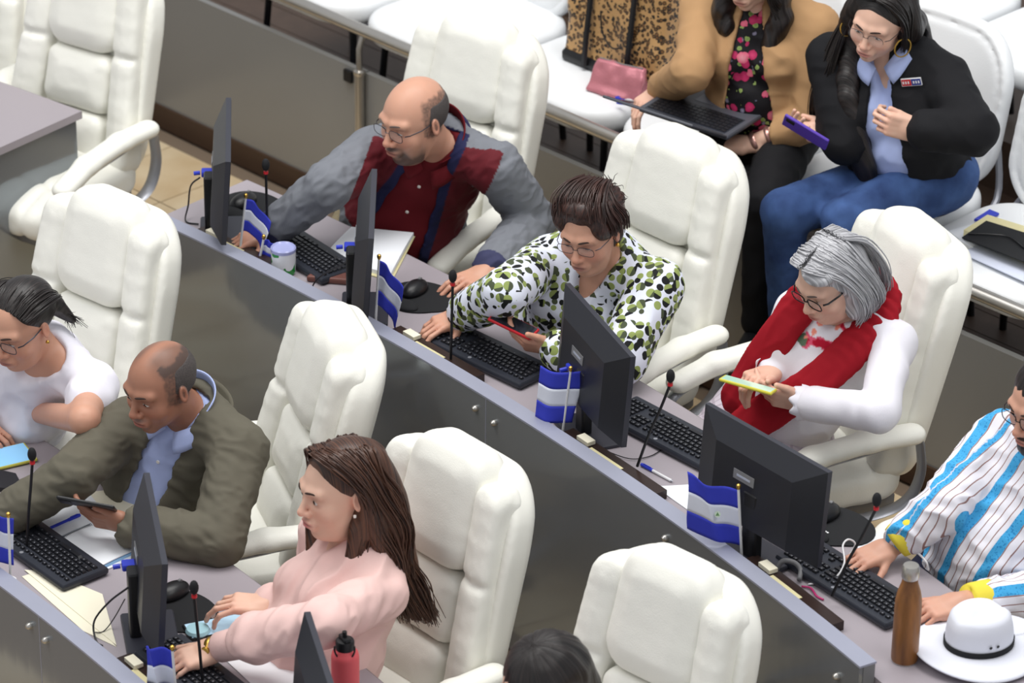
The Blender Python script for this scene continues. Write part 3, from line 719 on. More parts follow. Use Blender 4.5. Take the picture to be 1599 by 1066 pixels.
# --- cables
def cable(name, px, label, r=.0028, m='black', zs=None, cat='cable', zf=0.):
    pts = [at(p[0], p[1], zf+ZD+(p[2] if len(p) > 2 else .004)) for p in px]
    o = MB().tube(spline(pts, 8), r, 6).build(name, M[m], None, smooth=True); return tag(o, label, cat)
cable('monitor_cable', [(312, 277, .17), (298, 290, .13), (294, 320, .05), (290, 345, .006), (310, 350, .006)], 'black cable looping from the blue plug of the far-left monitor')
cable('monitor_cable', [(540, 411, .17), (510, 425, .1), (492, 440, .05), (490, 455, .008), (520, 470, .006)], 'black cable looping from the blue plug of the monitor by the notebook')
cable('monitor_cable', [(200, 917, .17), (170, 940, .1), (147, 970, .04), (150, 1000, .006), (160, 1008, .006)], 'black cable looping from the blue plug of the front-row monitor', zf=FL2)
cable('monitor_cable', [(195, 935, .1), (178, 965, .03), (162, 985, .006), (147, 987, .006)], 'thinner black cable crossing the cream folder edge', r=.0016, zf=FL2)
cable('monitor_cable', [(858, 626, .004), (846, 640, .004), (845, 655, .004)], 'short black cable left of the middle rear-view monitor')
cable('keyboard_cable', [(900, 683, .004), (950, 705, .006), (985, 716, .006), (1015, 712, .004), (1036, 700, .004)], 'thin black cable curving on the desk before the microphone', r=.0016)
cable('earphone_cable', [(1262, 912, .004), (1300, 905, .02), (1318, 880, .05), (1316, 852, .07), (1325, 842, .07), (1335, 850, .05), (1322, 872, .02), (1300, 900, .004)], 'white earphone cable looping beside the striped-shirt man hand', r=.0028, m='white')
cable('charging_cable', [(1400, 853, .03), (1425, 858, .05), (1445, 875, .05), (1450, 890, .02)], 'white charging cable curving behind the wood-finish bottle', r=.003, m='white')
cable('magenta_cable', [(1252, 915, .004), (1266, 918, .006), (1275, 930, .006), (1286, 936, .004)], 'short magenta cable on the desk near the name bar', r=.003, m='magenta') if M.setdefault('magenta', mat('magenta_plastic', L(190, 40, 110), .4)) else None
MB_ = MB().tube(spline([at(1212, 890, ZD+.01), at(1222, 876, ZD+.035), at(1240, 878, ZD+.035), at(1250, 890, ZD+.02), at(1248, 905, ZD+.01)], 6), .007, 8).build('adapter_cable', M['plasticgrey'], None, smooth=True); tag(MB_, 'grey coiled adapter cable under the sticker monitor', 'cable')
# --- papers, books and notebooks
def slab(name, corners, z0, t, m, label=None, cat=None, parent=None, kind=None, off=(0, 0, 0), curl=0.):
    """thin stack whose four corners are seen at the given pixels"""
    c = [at(x, y, z0) for x, y in corners]; n = 8
    def top(u, v, dz): 
        p = (c[0]*(1-u)+c[1]*u)*(1-v)+(c[3]*(1-u)+c[2]*u)*v; return p+np.array([0, 0, dz+curl*(u*(1-u))*4*(1 if curl else 0)])
    mb = MB(); V = [top(i/n, j/n, t) for i in range(n+1) for j in range(n+1)]+[top(i/n, j/n, 0) for i in range(n+1) for j in range(n+1)]; N = (n+1)**2; Fc = []
    ix = lambda i, j: i*(n+1)+j
    for i in range(n):
        for j in range(n): Fc += [(ix(i, j), ix(i+1, j), ix(i+1, j+1), ix(i, j+1)), (N+ix(i, j), N+ix(i, j+1), N+ix(i+1, j+1), N+ix(i+1, j))]
    for i in range(n):
        Fc += [(ix(i, 0), N+ix(i, 0), N+ix(i+1, 0), ix(i+1, 0)), (ix(i, n), ix(i+1, n), N+ix(i+1, n), N+ix(i, n)), (ix(0, i), ix(0, i+1), N+ix(0, i+1), N+ix(0, i)), (ix(n, i), N+ix(n, i), N+ix(n, i+1), ix(n, i+1))]
    o = mb.add(V, Fc).build(name, m, parent, off=off)
    if label: tag(o, label, cat)
    return o
nb = empty('notebook', tuple(at(575, 400, ZD)), 0, 'thick white paper notebook lying before the bald man', 'notebook'); off = tuple(nb.location)
slab('cover', [(503, 409), (548, 361), (648, 370), (612, 440)], ZD+.001, .003, M['yellowed'], parent=nb, off=off)
slab('page_block', [(506, 405), (549, 360), (646, 369), (610, 434)], ZD+.004, .014, M['paper'], parent=nb, off=off, curl=.004)
sp = empty('spiral_notebook', tuple(at(145, 830, FL2+ZD)), 0, 'open spiral notebook with white pages and blue edges at the lower left', 'notebook'); off = tuple(sp.location); zf = FL2+ZD
slab('cover', [(22, 812), (118, 745), (218, 868), (150, 897)], zf+.001, .003, M['paper'], parent=sp, off=off)
slab('left_page', [(30, 806), (112, 757), (142, 820), (86, 846)], zf+.004, .008, M['paper'], parent=sp, off=off, curl=.003)
slab('blue_page_edge', [(88, 848), (144, 822), (215, 862), (153, 892)], zf+.004, .007, mat('pale_blue_page', L(150, 195, 235), .7), parent=sp, off=off)
slab('right_page', [(88, 846), (144, 820), (214, 858), (152, 888)], zf+.0115, .003, M['paper'], parent=sp, off=off, curl=.003)
a, b_ = at(86, 847, zf+.012), at(143, 820, zf+.012)
wr = MB()
for k in range(26):
    c = a+(b_-a)*(k+.5)/26; d = unit(b_-a); e = np.cross([0, 0, 1], d)
    wr.tube([c+e*.007*math.cos(t)+np.array([0, 0, .006*math.sin(t)]) for t in np.linspace(0, 6.28, 9)], .0009, 4)
wr.build('wire_binding', M['black'], sp, off=off)
def pen(p0, p1, z, label, m='vga', clear=False):
    a, b_ = at(p0[0], p0[1], z), at(p1[0], p1[1], z); root = empty('pen', tuple((a+b_)/2), 0, label, 'pen'); off = tuple(root.location); d = b_-a
    MB().tube([a, a+d*.72], .0042, 8).build('barrel', M['white'] if clear else M[m], root, smooth='auto', off=off)
    MB().tube([a+d*.60, a+d*.97], .0050, 8).tube([a+d*.66+[0, 0, .006], a+d*.9+[0, 0, .006]], .0016, 6).build('cap', M[m], root, smooth='auto', off=off)
    MB().tube([a-d*.06, a], [.0008, .004], 8).build('tip', M['silver'], root, smooth='auto', off=off)
    return root
pen((1048, 750), (1000, 724), ZD+.006, 'clear pen with blue cap on the desk before the microphone', clear=True)
pen((78, 824), (126, 803), zf+.019, 'blue pen lying on the open spiral notebook')
slab('paper_folder', [(38, 890), (75, 893), (160, 928), (182, 1008)], zf+.002, .002, M['cream'], 'cream paper folder lying between the front partition and the keyboard', 'folder')
slab('paper_folder', [(34, 900), (66, 890), (182, 1010), (130, 985)], zf+.0008, .001, M['cream'], 'lower cream sheet partly under the cream folder', 'folder')
slab('paper_sheet', [(330, 1010), (440, 935), (560, 1075), (470, 1140)], zf+.001, .0015, M['paper'], 'large white sheet on the front desk under the pale pink sleeve', 'paper')
slab('paper_sheet', [(1022, 760), (1078, 757), (1150, 838), (1096, 812)], ZD+.001, .002, M['paper'], 'white sheet with pale blue edge behind the largest flag', 'paper')
slab('paper_sheet', [(1270, 770), (1307, 790), (1383, 842), (1345, 862)], ZD+.0002, .0004, M['paper'], 'white sheet partly under the mouse pad by the striped-shirt man', 'paper')
slab('paper_sheet', [(120, 770), (170, 765), (230, 800), (205, 812)], zf+.0012, .001, M['cream'], 'cream sheet under the phone of the olive-jacket man', 'paper')
# wallet, mug
w = slab('glasses_case', [(478, 440), (500, 421), (540, 426), (545, 446)], ZD+.001, .020, mat('brown_leather', L(112, 70, 62), .45, noise=.1, nscale=40), 'brown leather case between the mug and the monitor', 'case'); md = w.modifiers.new('b', 'BEVEL'); md.width = .006; md.segments = 2; md.limit_method = 'ANGLE'
def mug():
    p = at(443, 424, ZD+.005); p[2] = ZD+.001; root = place('mug', p, 0, 'clear-lidded white mug with green leaf print on the partition side', 'mug')
    m = bpy.data.materials.new('mug_print'); m.use_nodes = True; nt = m.node_tree; b = nt.nodes['Principled BSDF']; tc = nt.nodes.new('ShaderNodeTexCoord'); n = nt.nodes.new('ShaderNodeTexNoise'); n.inputs['Scale'].default_value = 26; n.inputs['Detail'].default_value = 1; r = nt.nodes.new('ShaderNodeValToRGB'); r.color_ramp.interpolation = 'CONSTANT'
    r.color_ramp.elements[0].color = (*L(232, 234, 240), 1); r.color_ramp.elements[1].position = .60; r.color_ramp.elements[1].color = (*L(40, 140, 60), 1)
    nt.links.new(tc.outputs['Object'], n.inputs['Vector']); nt.links.new(n.outputs['Fac'], r.inputs[0]); nt.links.new(r.outputs[0], b.inputs['Base Color']); b.inputs['Roughness'].default_value = .2
    MB().lathe([(.030, 0), (.037, .004), (.0385, .04), (.039, .078), (.0365, .078), (.035, .02), (.0, .012)], n=32).build('cup', m, root, smooth='auto')
    MB().lathe([(.0395, .078), (.0400, .088), (.0375, .091), (.033, .086), (.0, .085)], n=32).build('lid', mat('lilac_plastic_lid', L(165, 170, 215), .15, spec=.7), root, smooth='auto')
mug()
# bottles
def bottle_wood():
    p = at(1412, 1030, ZD+.0); root = place('water_bottle', p, 0, 'wood-finish steel water bottle with silver cap beside the white hat', 'bottle')
    m = bpy.data.materials.new('walnut_print'); m.use_nodes = True; nt = m.node_tree; b = nt.nodes['Principled BSDF']; tc = nt.nodes.new('ShaderNodeTexCoord'); mp = nt.nodes.new('ShaderNodeMapping'); mp.inputs['Scale'].default_value = (14, 14, 2.2); n = nt.nodes.new('ShaderNodeTexNoise'); n.inputs['Scale'].default_value = 2.4; n.inputs['Detail'].default_value = 8; r = nt.nodes.new('ShaderNodeValToRGB')
    r.color_ramp.elements[0].position = .3; r.color_ramp.elements[0].color = (*L(96, 58, 26), 1); r.color_ramp.elements[1].position = .7; r.color_ramp.elements[1].color = (*L(158, 104, 52), 1)
    nt.links.new(tc.outputs['Object'], mp.inputs[0]); nt.links.new(mp.outputs[0], n.inputs['Vector']); nt.links.new(n.outputs['Fac'], r.inputs[0]); nt.links.new(r.outputs[0], b.inputs['Base Color']); b.inputs['Roughness'].default_value = .4
    MB().lathe([(.034, .004), (.0355, .01), (.0355, .165), (.0345, .185), (.030, .210), (.022, .235), (.0195, .250)], n=32).build('body', m, root, smooth='auto')
    MB().lathe([(.0, 0), (.033, 0), (.034, .004)], n=32).build('steel_base', M['steel'], root, smooth='auto')
    MB().lathe([(.021, .250), (.0225, .253), (.0225, .282), (.020, .288), (.0, .289)], n=32).build('cap', M['steel'], root, smooth='auto')
bottle_wood()
def bottle_red():
    p = at(540, 1124, zf); root = place('water_bottle', p, 0, 'coral-red water bottle with black spout lid at the bottom edge', 'bottle')
    MB().lathe([(.0, 0), (.035, 0), (.0365, .006), (.0365, .195), (.034, .209), (.025, .219), (.024, .223)], n=32).build('body', mat('coral_powder_coat', L(214, 88, 94), .5), root, smooth='auto')
    MB().lathe([(.0245, .221), (.0245, .242), (.0225, .247), (.0, .249)], n=28).box((0, 0, .251), (.010, .020, .006), Rz(.5), bev=.004).tube([(0, .0, .249), (-.001, 0, .272)], .0062, 10).build('lid', M['black'], root, smooth='auto')
    MB().tube([(.026*math.cos(a), -.024, .233+.0+.032*math.sin(a)*-1) for a in np.linspace(-.3, math.pi+.3, 16)], .0026, 6).build('carry_loop', M['black'], root, smooth='auto')
bottle_red()
# hat
def hat():
    p = at(1527, 1018, ZD+.0); root = place('sun_hat', p, 20, 'white brimmed hat with a black band beside the wood-finish bottle', 'hat'); hm = mat('white_straw_felt', L(226, 228, 238), .75, bump=.3, bscale=500)
    mb = MB()
    def brim(u, v):
        a = 2*math.pi*u; r = .085+(.175-.085)*v; z = .030-.012*v+.020*v*v*(math.cos(2*a)*.55+.2); return (r*1.02*math.cos(a), r*.94*math.sin(a), z)
    mb.grid(brim, 64, 8); mb.build('brim', hm, root, smooth=True, solid=.004)
    mb = MB(); prof = [(.090, .030), (.091, .06), (.088, .09), (.082, .115), (.070, .128), (.045, .128), (.02, .122), (.0, .118)]
    V = []; Fc = []; n = 48
    for i, (r, z) in enumerate(prof):
        for k in range(n):
            a = 2*math.pi*k/n; pinch = 1-.10*max(0, math.cos(a-.3))*(i/7.)*(1 if i > 1 else 0)
            dz = -.022*math.exp(-((r*math.sin(a-.3))/.022)**2)*(i/7)**1.5
            V.append((r*math.cos(a)*.96*1.05*pinch, r*math.sin(a)*.88, z+dz))
    for i in range(len(prof)-1):
        for k in range(n): Fc.append((i*n+k, i*n+(k+1) % n, (i+1)*n+(k+1) % n, (i+1)*n+k))
    mb.add(V, Fc).build('crown', hm, root, smooth=True)
    mb = MB(); V = []; Fc = []
    for z, s_ in ((.031, 1.025), (.048, 1.03)):
        for k in range(n): a = 2*math.pi*k/n; V.append((.0905*math.cos(a)*1.008*s_, .0905*math.sin(a)*.88*s_, z))
    for k in range(n): Fc.append((k, (k+1) % n, n+(k+1) % n, n+k))
    mb.add(V, Fc).build('hat_band', M['black_soft'], root, smooth=True, solid=.002)
    for a in (-75, -62): 
        t = math.radians(a-20); MB().lathe([(.003, 0), (.0045, .002), (.001, .003)], (.0905*1.0*math.cos(t), .0905*.90*math.sin(t), .064), 10, R=np.stack([np.array([-math.sin(t), math.cos(t), 0]), np.array([0, 0, 1.]), np.array([math.cos(t), math.sin(t), 0])], 1)).build('eyelet', M['black'], root)
hat()
# --- phones
def phone(pix, z, az, tiltR, label, case, screen, size=(.037, .078), group=None, thick=.0045):
    p = at(pix[0], pix[1], z); R = Rz(math.radians(az))@tiltR; root = empty('phone', tuple(p), 0, label, 'phone', group)
    MB().box((0, 0, 0), (size[0], size[1], thick), R, bev=.008).build('case', case, root, smooth='auto')
    MB().box(R@np.array([0, 0, thick+.0002]), (size[0]-.004, size[1]-.006, .0005), R).build('screen', screen, root)
    return root, R
def lit(name, c, e=.6): return mat(name, c, .15, emit=(*c, e))
SCR_DARK = mat('phone_dark_glass', L(40, 42, 50), .08)
ph, R = phone((338, 979), zf+.006, -68, np.eye(3), 'phone with a bright screen in a dark case lying on the front desk', M['black'], lit('phone_screen_pale', L(170, 200, 220), .35), size=(.040, .085))
MB().lathe([(.030, 0), (.034, .006), (.030, .014), (0, .016)], ph_loc := at(309, 987, zf+.008), 24).build('ring_holder', mat('pale_aqua_plastic', L(165, 205, 215), .3), ph, smooth='auto', off=tuple(ph.location))
tb, R = phone((6, 715), zf+.008, -62, np.eye(3), 'pale blue screen device in a yellow-green case at the left edge', mat('yellow_case', L(205, 200, 90), .5), lit('tablet_screen_blue', L(130, 185, 225), .4), size=(.055, .085))
slab('black_case', [(-40, 765), (-20, 735), (25, 745), (38, 770)], zf+.001, .014, M['black'], 'black case at the left edge below the yellow-cased device', 'case')
# --- things on the public seats
zs = AUD+.49
def bag():
    p = at(975, 112, zs); root = place('tote_bag', p, -45, 'large leopard-print tote bag standing on the white visitor seat', 'bag')
    m = bpy.data.materials.new('leopard_print'); m.use_nodes = True; nt = m.node_tree; b = nt.nodes['Principled BSDF']; tc = nt.nodes.new('ShaderNodeTexCoord')
    v = nt.nodes.new('ShaderNodeTexVoronoi'); v.inputs['Scale'].default_value = 62; nt.links.new(tc.outputs['Object'], v.inputs['Vector'])
    n = nt.nodes.new('ShaderNodeTexNoise'); n.inputs['Scale'].default_value = 95; nt.links.new(tc.outputs['Object'], n.inputs['Vector'])
    ad = nt.nodes.new('ShaderNodeMath'); ad.operation = 'MULTIPLY_ADD'; nt.links.new(n.outputs['Fac'], ad.inputs[0]); ad.inputs[1].default_value = .5; nt.links.new(v.outputs['Distance'], ad.inputs[2])
    r = nt.nodes.new('ShaderNodeValToRGB'); r.color_ramp.interpolation = 'CONSTANT'; e = r.color_ramp.elements; e[0].color = (*L(120, 84, 48), 1); e[1].position = .52; e[1].color = (*L(28, 24, 22), 1); q = e.new(.74); q.color = (*L(186, 146, 96), 1)
    nt.links.new(ad.outputs[0], r.inputs[0]); nt.links.new(r.outputs[0], b.inputs['Base Color']); b.inputs['Roughness'].default_value = .45
    F = Field((-.29, -.14, -.01), (.29, .14, .46), .009)
    def body(x, y, z):
        w = .235-.005*(z/.36)+0*x; t = .085-.030*np.clip(z/.36, 0, 1); a = abs(x)-w+.035; b_ = abs(y)-t+.035; c = abs(z-.205)-.205+.03
        return np.sqrt(np.maximum(a, 0)**2+np.maximum(b_, 0)**2+np.maximum(c, 0)**2)+np.minimum(np.maximum(a, np.maximum(b_, c)), 0)-.033
    F.add(Fn((-.28, -.13, 0), (.28, .13, .44), body)); V, Q = F.mesh(); V = relax(V, Q, 1); N = vnormals(V, Q); V = V+N*((vnoise(V*14)-.5)*.018)[:, None]
    o = np_mesh('bag_body', V, Q, m, root)
    MB().box((0, 0, .022), (.228, .092, .024), bev=.03).build('base_panel', M['black'], root, smooth='auto')
    for x in (-.10, .10):
        MB().tube([(x, -.100, .02), (x, -.092, .12), (x, -.070, .30), (x, -.056, .40), (x*.9, -.04, .48), (x*.5, -.03, .60), (-x*.0, -.03, .63)], .009, 6, flat=((1, 0, 0), 1.4)).build('handle_strap', M['black'], root, smooth='auto')
    MB().tube(spline([(-.04, -.085, .24), (-.02, -.095, .17), (.03, -.10, .13), (.07, -.095, .14)], 6), .003, 6).build('loose_cord', M['black'], root, smooth='auto')
bag()
def pouch():
    p = at(962, 138, zs+.02); p = at(965, 146, zs); root = place('cosmetic_pouch', p, -32, 'pink metallic zip pouch leaning on the leopard-print bag', 'pouch'); m = mat('pink_metallic_leather', L(188, 118, 128), .38, metal=.25, bump=.5, bscale=120, noise=.06, nscale=20)
    F = Field((-.13, -.07, -.01), (.13, .07, .13), .005)
    def body(x, y, z):
        zz = z; t = .034*np.clip(1-zz/.115, .08, 1)**.8; w = .088+.0*z+.016*(1-np.clip(zz/.1, 0, 1)); yy = y-.02*np.clip(zz/.1, 0, 1); a = abs(x)-w; c = abs(zz-.052)-.047; d2 = np.maximum(a, c); e = abs(yy)-t
        return np.sqrt(np.maximum(d2, 0)**2+np.maximum(e, 0)**2)+np.minimum(np.maximum(d2, e), 0)-.005
    F.add(Fn((-.12, -.06, 0), (.12, .06, .12), body)); V, Q = F.mesh(); V = relax(V, Q, 1); N = vnormals(V, Q); V = V+N*((vnoise(V*28)-.5)*.014)[:, None]; np_mesh('pouch_body', V, Q, m, root)
    MB().tube([(-.085, .018, .106), (.0, .020, .102), (.085, .018, .106)], .0028, 6).build('zip', M['plasticgrey'], root)
pouch()
pen((1000, 158), (960, 152), zs+.004, 'white marker pen lying on the visitor seat by the pink pouch', clear=True)
pen((1003, 166), (962, 160), zs+.004, 'second white marker pen, nearer the laptop, on the visitor seat', clear=True)
zq = AUD+.487
slab('paper_sheet', [(1480, 362), (1560, 340), (1680, 400), (1600, 440)], zq, .004, M['paper'], 'white paper sheets at the bottom of the pile under the black notebook', 'paper')
slab('paper_sheet', [(1500, 395), (1560, 372), (1690, 410), (1620, 450)], zq+.006, .003, mat('paper_white_blue', L(214, 220, 238), .7), 'bluish white sheets on the visitor seat under the black notebook', 'paper')
bn = empty('notebook', tuple(at(1560, 380, zq)), 0, 'black notebook with cream page edges and elastic strap on loose papers', 'notebook'); off = tuple(bn.location)
slab('page_block', [(1504, 372), (1541, 348), (1660, 385), (1622, 420)], zq+.012, .030, M['yellowed'], parent=bn, off=off)
slab('cover', [(1502, 372), (1540, 346), (1662, 384), (1624, 420)], zq+.042, .004, M['black_soft'], parent=bn, off=off)
slab('cover', [(1502, 372), (1540, 346), (1662, 384), (1624, 420)], zq+.0095, .003, M['black_soft'], parent=bn, off=off)
MB().tube(spline([at(1512, 365, zq+.05), at(1545, 366, zq+.052), at(1575, 370, zq+.052), at(1600, 388, zq+.05)], 6), .003, 6).build('elastic_strap', M['black'], bn, off=off)
slab('lanyard', [(1521, 345), (1545, 330), (1560, 336), (1535, 348)], zq+.001, .008, M['vga'], 'blue folded lanyard at the edge of the seat behind the notebook', 'lanyard')
# ---------------------------------------------------------------- people
SK = {'fair': L(222, 180, 158), 'tan': L(204, 154, 130), 'brown': L(164, 116, 94), 'deep': L(140, 88, 66), 'rose': L(205, 155, 132)}
def skin_mat():
    m = mat('skin', (.5, .3, .2), .46, noise=.05, nscale=28, bump=.12, bscale=420, attr='col'); b = m.node_tree.nodes['Principled BSDF']
    b.inputs['Subsurface Weight'].default_value = .10; b.inputs['Subsurface Radius'].default_value = (.012, .005, .003); b.inputs['Subsurface Scale'].default_value = .6; return m
M['skin'] = skin_mat()
def hair_mat(name, c1, c2, sc=(55, 55, 2.2), rough=.40):
    if name in _mats: return _mats[name]
    m = bpy.data.materials.new(name); m.use_nodes = True; nt = m.node_tree; b = nt.nodes['Principled BSDF']; at_ = nt.nodes.new('ShaderNodeAttribute'); at_.attribute_name = 'flow'
    mp = nt.nodes.new('ShaderNodeMapping'); mp.inputs['Scale'].default_value = sc; n = nt.nodes.new('ShaderNodeTexNoise'); n.inputs['Scale'].default_value = 4.; n.inputs['Detail'].default_value = 4; r = nt.nodes.new('ShaderNodeValToRGB')
    r.color_ramp.elements[0].position = .35; r.color_ramp.elements[0].color = (*c1, 1); r.color_ramp.elements[1].position = .68; r.color_ramp.elements[1].color = (*c2, 1)
    nt.links.new(at_.outputs['Vector'], mp.inputs[0]); nt.links.new(mp.outputs[0], n.inputs['Vector']); nt.links.new(n.outputs['Fac'], r.inputs[0]); nt.links.new(r.outputs[0], b.inputs['Base Color'])
    bp = nt.nodes.new('ShaderNodeBump'); bp.inputs['Strength'].default_value = .7; bp.inputs['Distance'].default_value = .003; nt.links.new(n.outputs['Fac'], bp.inputs['Height']); nt.links.new(bp.outputs[0], b.inputs['Normal'])
    b.inputs['Roughness'].default_value = rough; _mats[name] = m; return m
M['hair_black'] = hair_mat('black_hair', L(16, 13, 13), L(44, 36, 34)); M['hair_dark'] = hair_mat('dark_brown_hair', L(28, 17, 15), L(74, 44, 36)); M['hair_brown'] = hair_mat('brown_highlight_hair', L(36, 20, 16), L(98, 62, 43))
M['hair_grey'] = hair_mat('grey_hair', L(128, 128, 132), L(214, 214, 218)); M['hair_salt'] = hair_mat('greying_short_hair', L(38, 34, 34), L(100, 92, 90), (160, 160, 160), .7)
M['eyewhite'] = mat('eye_white', L(205, 196, 190), .25); M['iris'] = mat('dark_iris', L(38, 22, 16), .1); M['lash'] = mat('dark_lashes', L(30, 20, 18), .7)
M['brow'] = mat('brow_hair', L(52, 36, 30), .8); M['brow_grey'] = mat('grey_brow_hair', L(96, 84, 78), .8)
M['metalrim'] = mat('dark_metal_rim', L(70, 68, 74), .3, metal=.7); M['blackrim'] = mat('black_acetate_rim', L(18, 18, 22), .2)
def lens_mat():
    m = bpy.data.materials.new('spectacle_lens'); m.use_nodes = True; nt = m.node_tree; b = nt.nodes['Principled BSDF']; b.inputs['Base Color'].default_value = (.9, .93, .95, 1); b.inputs['Roughness'].default_value = .03; b.inputs['Alpha'].default_value = .10; b.inputs['IOR'].default_value = 1.6
    return m
M['lens'] = lens_mat()
class Head:
    def __init__(s, c, yaw, pitch, roll=0., scale=1., male=True, fat=0., mouth_open=0.):
        s.c = np.array(c, float); y, p = math.radians(yaw), math.radians(pitch)
        F = np.array([-math.sin(y)*math.cos(p), -math.cos(y)*math.cos(p), -math.sin(p)]); U = np.array([-math.sin(y)*math.sin(p), -math.cos(y)*math.sin(p), math.cos(p)]); S = np.cross(F, U)
        r = math.radians(roll); U2 = U*math.cos(r)+S*math.sin(r); S2 = np.cross(F, U2)
        s.R = np.stack([S2, F, U2], 1); s.k = scale; s.male = male; s.fat = fat
    def w(s, p): return s.c+s.R@(np.array(p, float)*s.k)
    def loc(s, V): return (np.asarray(V)-s.c)@s.R/s.k
    def E(s, c, r, R=None): return Ell(s.w(c), np.array(r)*s.k, s.R if R is None else s.R@R)
    def C(s, a, b, ra, rb=None, n=None, fl=1.): return Cap(s.w(a), s.w(b), ra*s.k, (ra if rb is None else rb)*s.k, None if n is None else s.R@np.array(n, float), fl)
    def build(s, Fd, neck):
        f = s.fat; m = s.male
        Fd.add(s.E((0, -.014, .032), (.0765, .097, .084)), .01)
        Fd.add(s.E((0, .022, -.012), (.0665+f*.006, .072, .092)), .03)
        Fd.add(s.E((0, .028, -.068), (.054+f*.010, .052, .046+f*.004)), .025)
        Fd.add(s.E((0, .066, -.104), (.022+.003*m, .018, .016)), .022)
        if f > .3: Fd.add(s.E((0, .025, -.105), (.045, .040, .030)), .03)
        for q in (-1, 1):
            Fd.add(s.E((q*.040, .060, -.034), (.026+f*.004, .022, .026)), .022)
            Fd.add(s.C((q*.014, .089, .021), (q*.046, .076, .022), .0115), .016)
        for q in (-1, 1):
            Fd.sub(s.E((q*.033, .098, -.002), (.021, .018, .0135)), .014)
            Fd.add(s.E((q*.032, .0735, -.001), (.0165, .0150, .0135)), .006)
        Fd.add(s.C((0, .088, .010), (0, .109, -.031), .0075, .0100), .010)
        Fd.add(s.E((0, .109, -.036), (.0125+.001*m, .0125, .0105)), .006)
        for q in (-1, 1): Fd.add(s.E((q*.0125, .098, -.040), (.0085, .011, .0085)), .005)
        for q in (-1, 1): Fd.sub(s.E((q*.0065, .108, -.047), (.0035, .005, .004)), .002)
        Fd.add(s.E((0, .088, -.070), (.030, .014, .022)), .012)
        Fd.add(s.E((0, .0985, -.0635), (.023, .0085, .0058)), .004)
        Fd.add(s.E((0, .0970, -.0755), (.020, .0090, .0068)), .004)
        Fd.sub(s.C((-.022, .1035, -.0695), (.022, .1035, -.0695), .0022), .003)
        Fd.sub(s.E((0, .102, -.088), (.020, .008, .0055)), .008)
        for q in (-1, 1):
            Re = Rz(-q*math.radians(22))@Rx(math.radians(-12))
            Fd.add(s.E((q*.0795, -.012, -.008), (.0085, .0185, .031), Re), .006)
            Fd.sub(s.E((q*.0885, -.006, -.004), (.0055, .0105, .019), Re), .004)
        nb = s.loc(neck); 
        Fd.add(s.C((0, -.022, -.060), tuple(nb), .048+.007*m+f*.006, .054+.008*m+f*.006), .022)
    def colour(s, V, base, beard=None, lips=None, hair=None, blush=.5):
        P = s.loc(V); S_, F_, U_ = P[:, 0], P[:, 1], P[:, 2]; base = np.array(base); C = np.tile(base, (len(V), 1)).astype(float)
        def mix(mask, col, a=1.): nonlocal C; mk = np.clip(mask, 0, 1)[:, None]*a; C = C*(1-mk)+np.array(col)*mk
        red = base*np.array([1.06, .78, .76])
        for q in (-1, 1):
            mix(np.exp(-(((S_-q*.043)/.022)**2+((U_+.035)/.020)**2))*(F_ > .02), red, blush)
            mix(np.exp(-(((S_-q*.080)/.02)**2+((U_+.008)/.035)**2)-((F_+.01)/.03)**2), red, .5)
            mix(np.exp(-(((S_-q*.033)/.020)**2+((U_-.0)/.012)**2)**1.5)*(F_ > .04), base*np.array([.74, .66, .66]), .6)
        mix(np.exp(-((S_/.014)**2+((U_+.038)/.014)**2))*(F_ > .07), red, .6)
        fm = F_ > .07
        mix(np.exp(-((S_/.0235)**2+((U_+.0695)/.0105)**2)**2)*fm, L(166, 92, 84) if lips is None else lips, .8)
        mix(np.exp(-((S_/.024)**2+((U_+.0695+.0*S_)/.0018)**2)**2)*fm, base*.32, .8)
        for q in (-1, 1): mix(np.exp(-(((S_-q*.0065)/.004)**2+((U_+.047)/.0035)**2)**2)*(F_ > .09), base*.25, .8)
        neckm = np.clip((-.115-U_)/.03, 0, 1)*np.clip(1-np.linalg.norm(P, axis=1)/.3, 0, 1); mix(neckm, base*.93, .5)
        near = np.linalg.norm(P, axis=1) < .165
        if beard: beard(S_, F_, U_, C, lambda m_, c_, a_=1.: mix(m_*near, c_, a_))
        if hair is not None: mix(hair(S_, F_, U_)*near, L(70, 60, 56), .9)
        return C
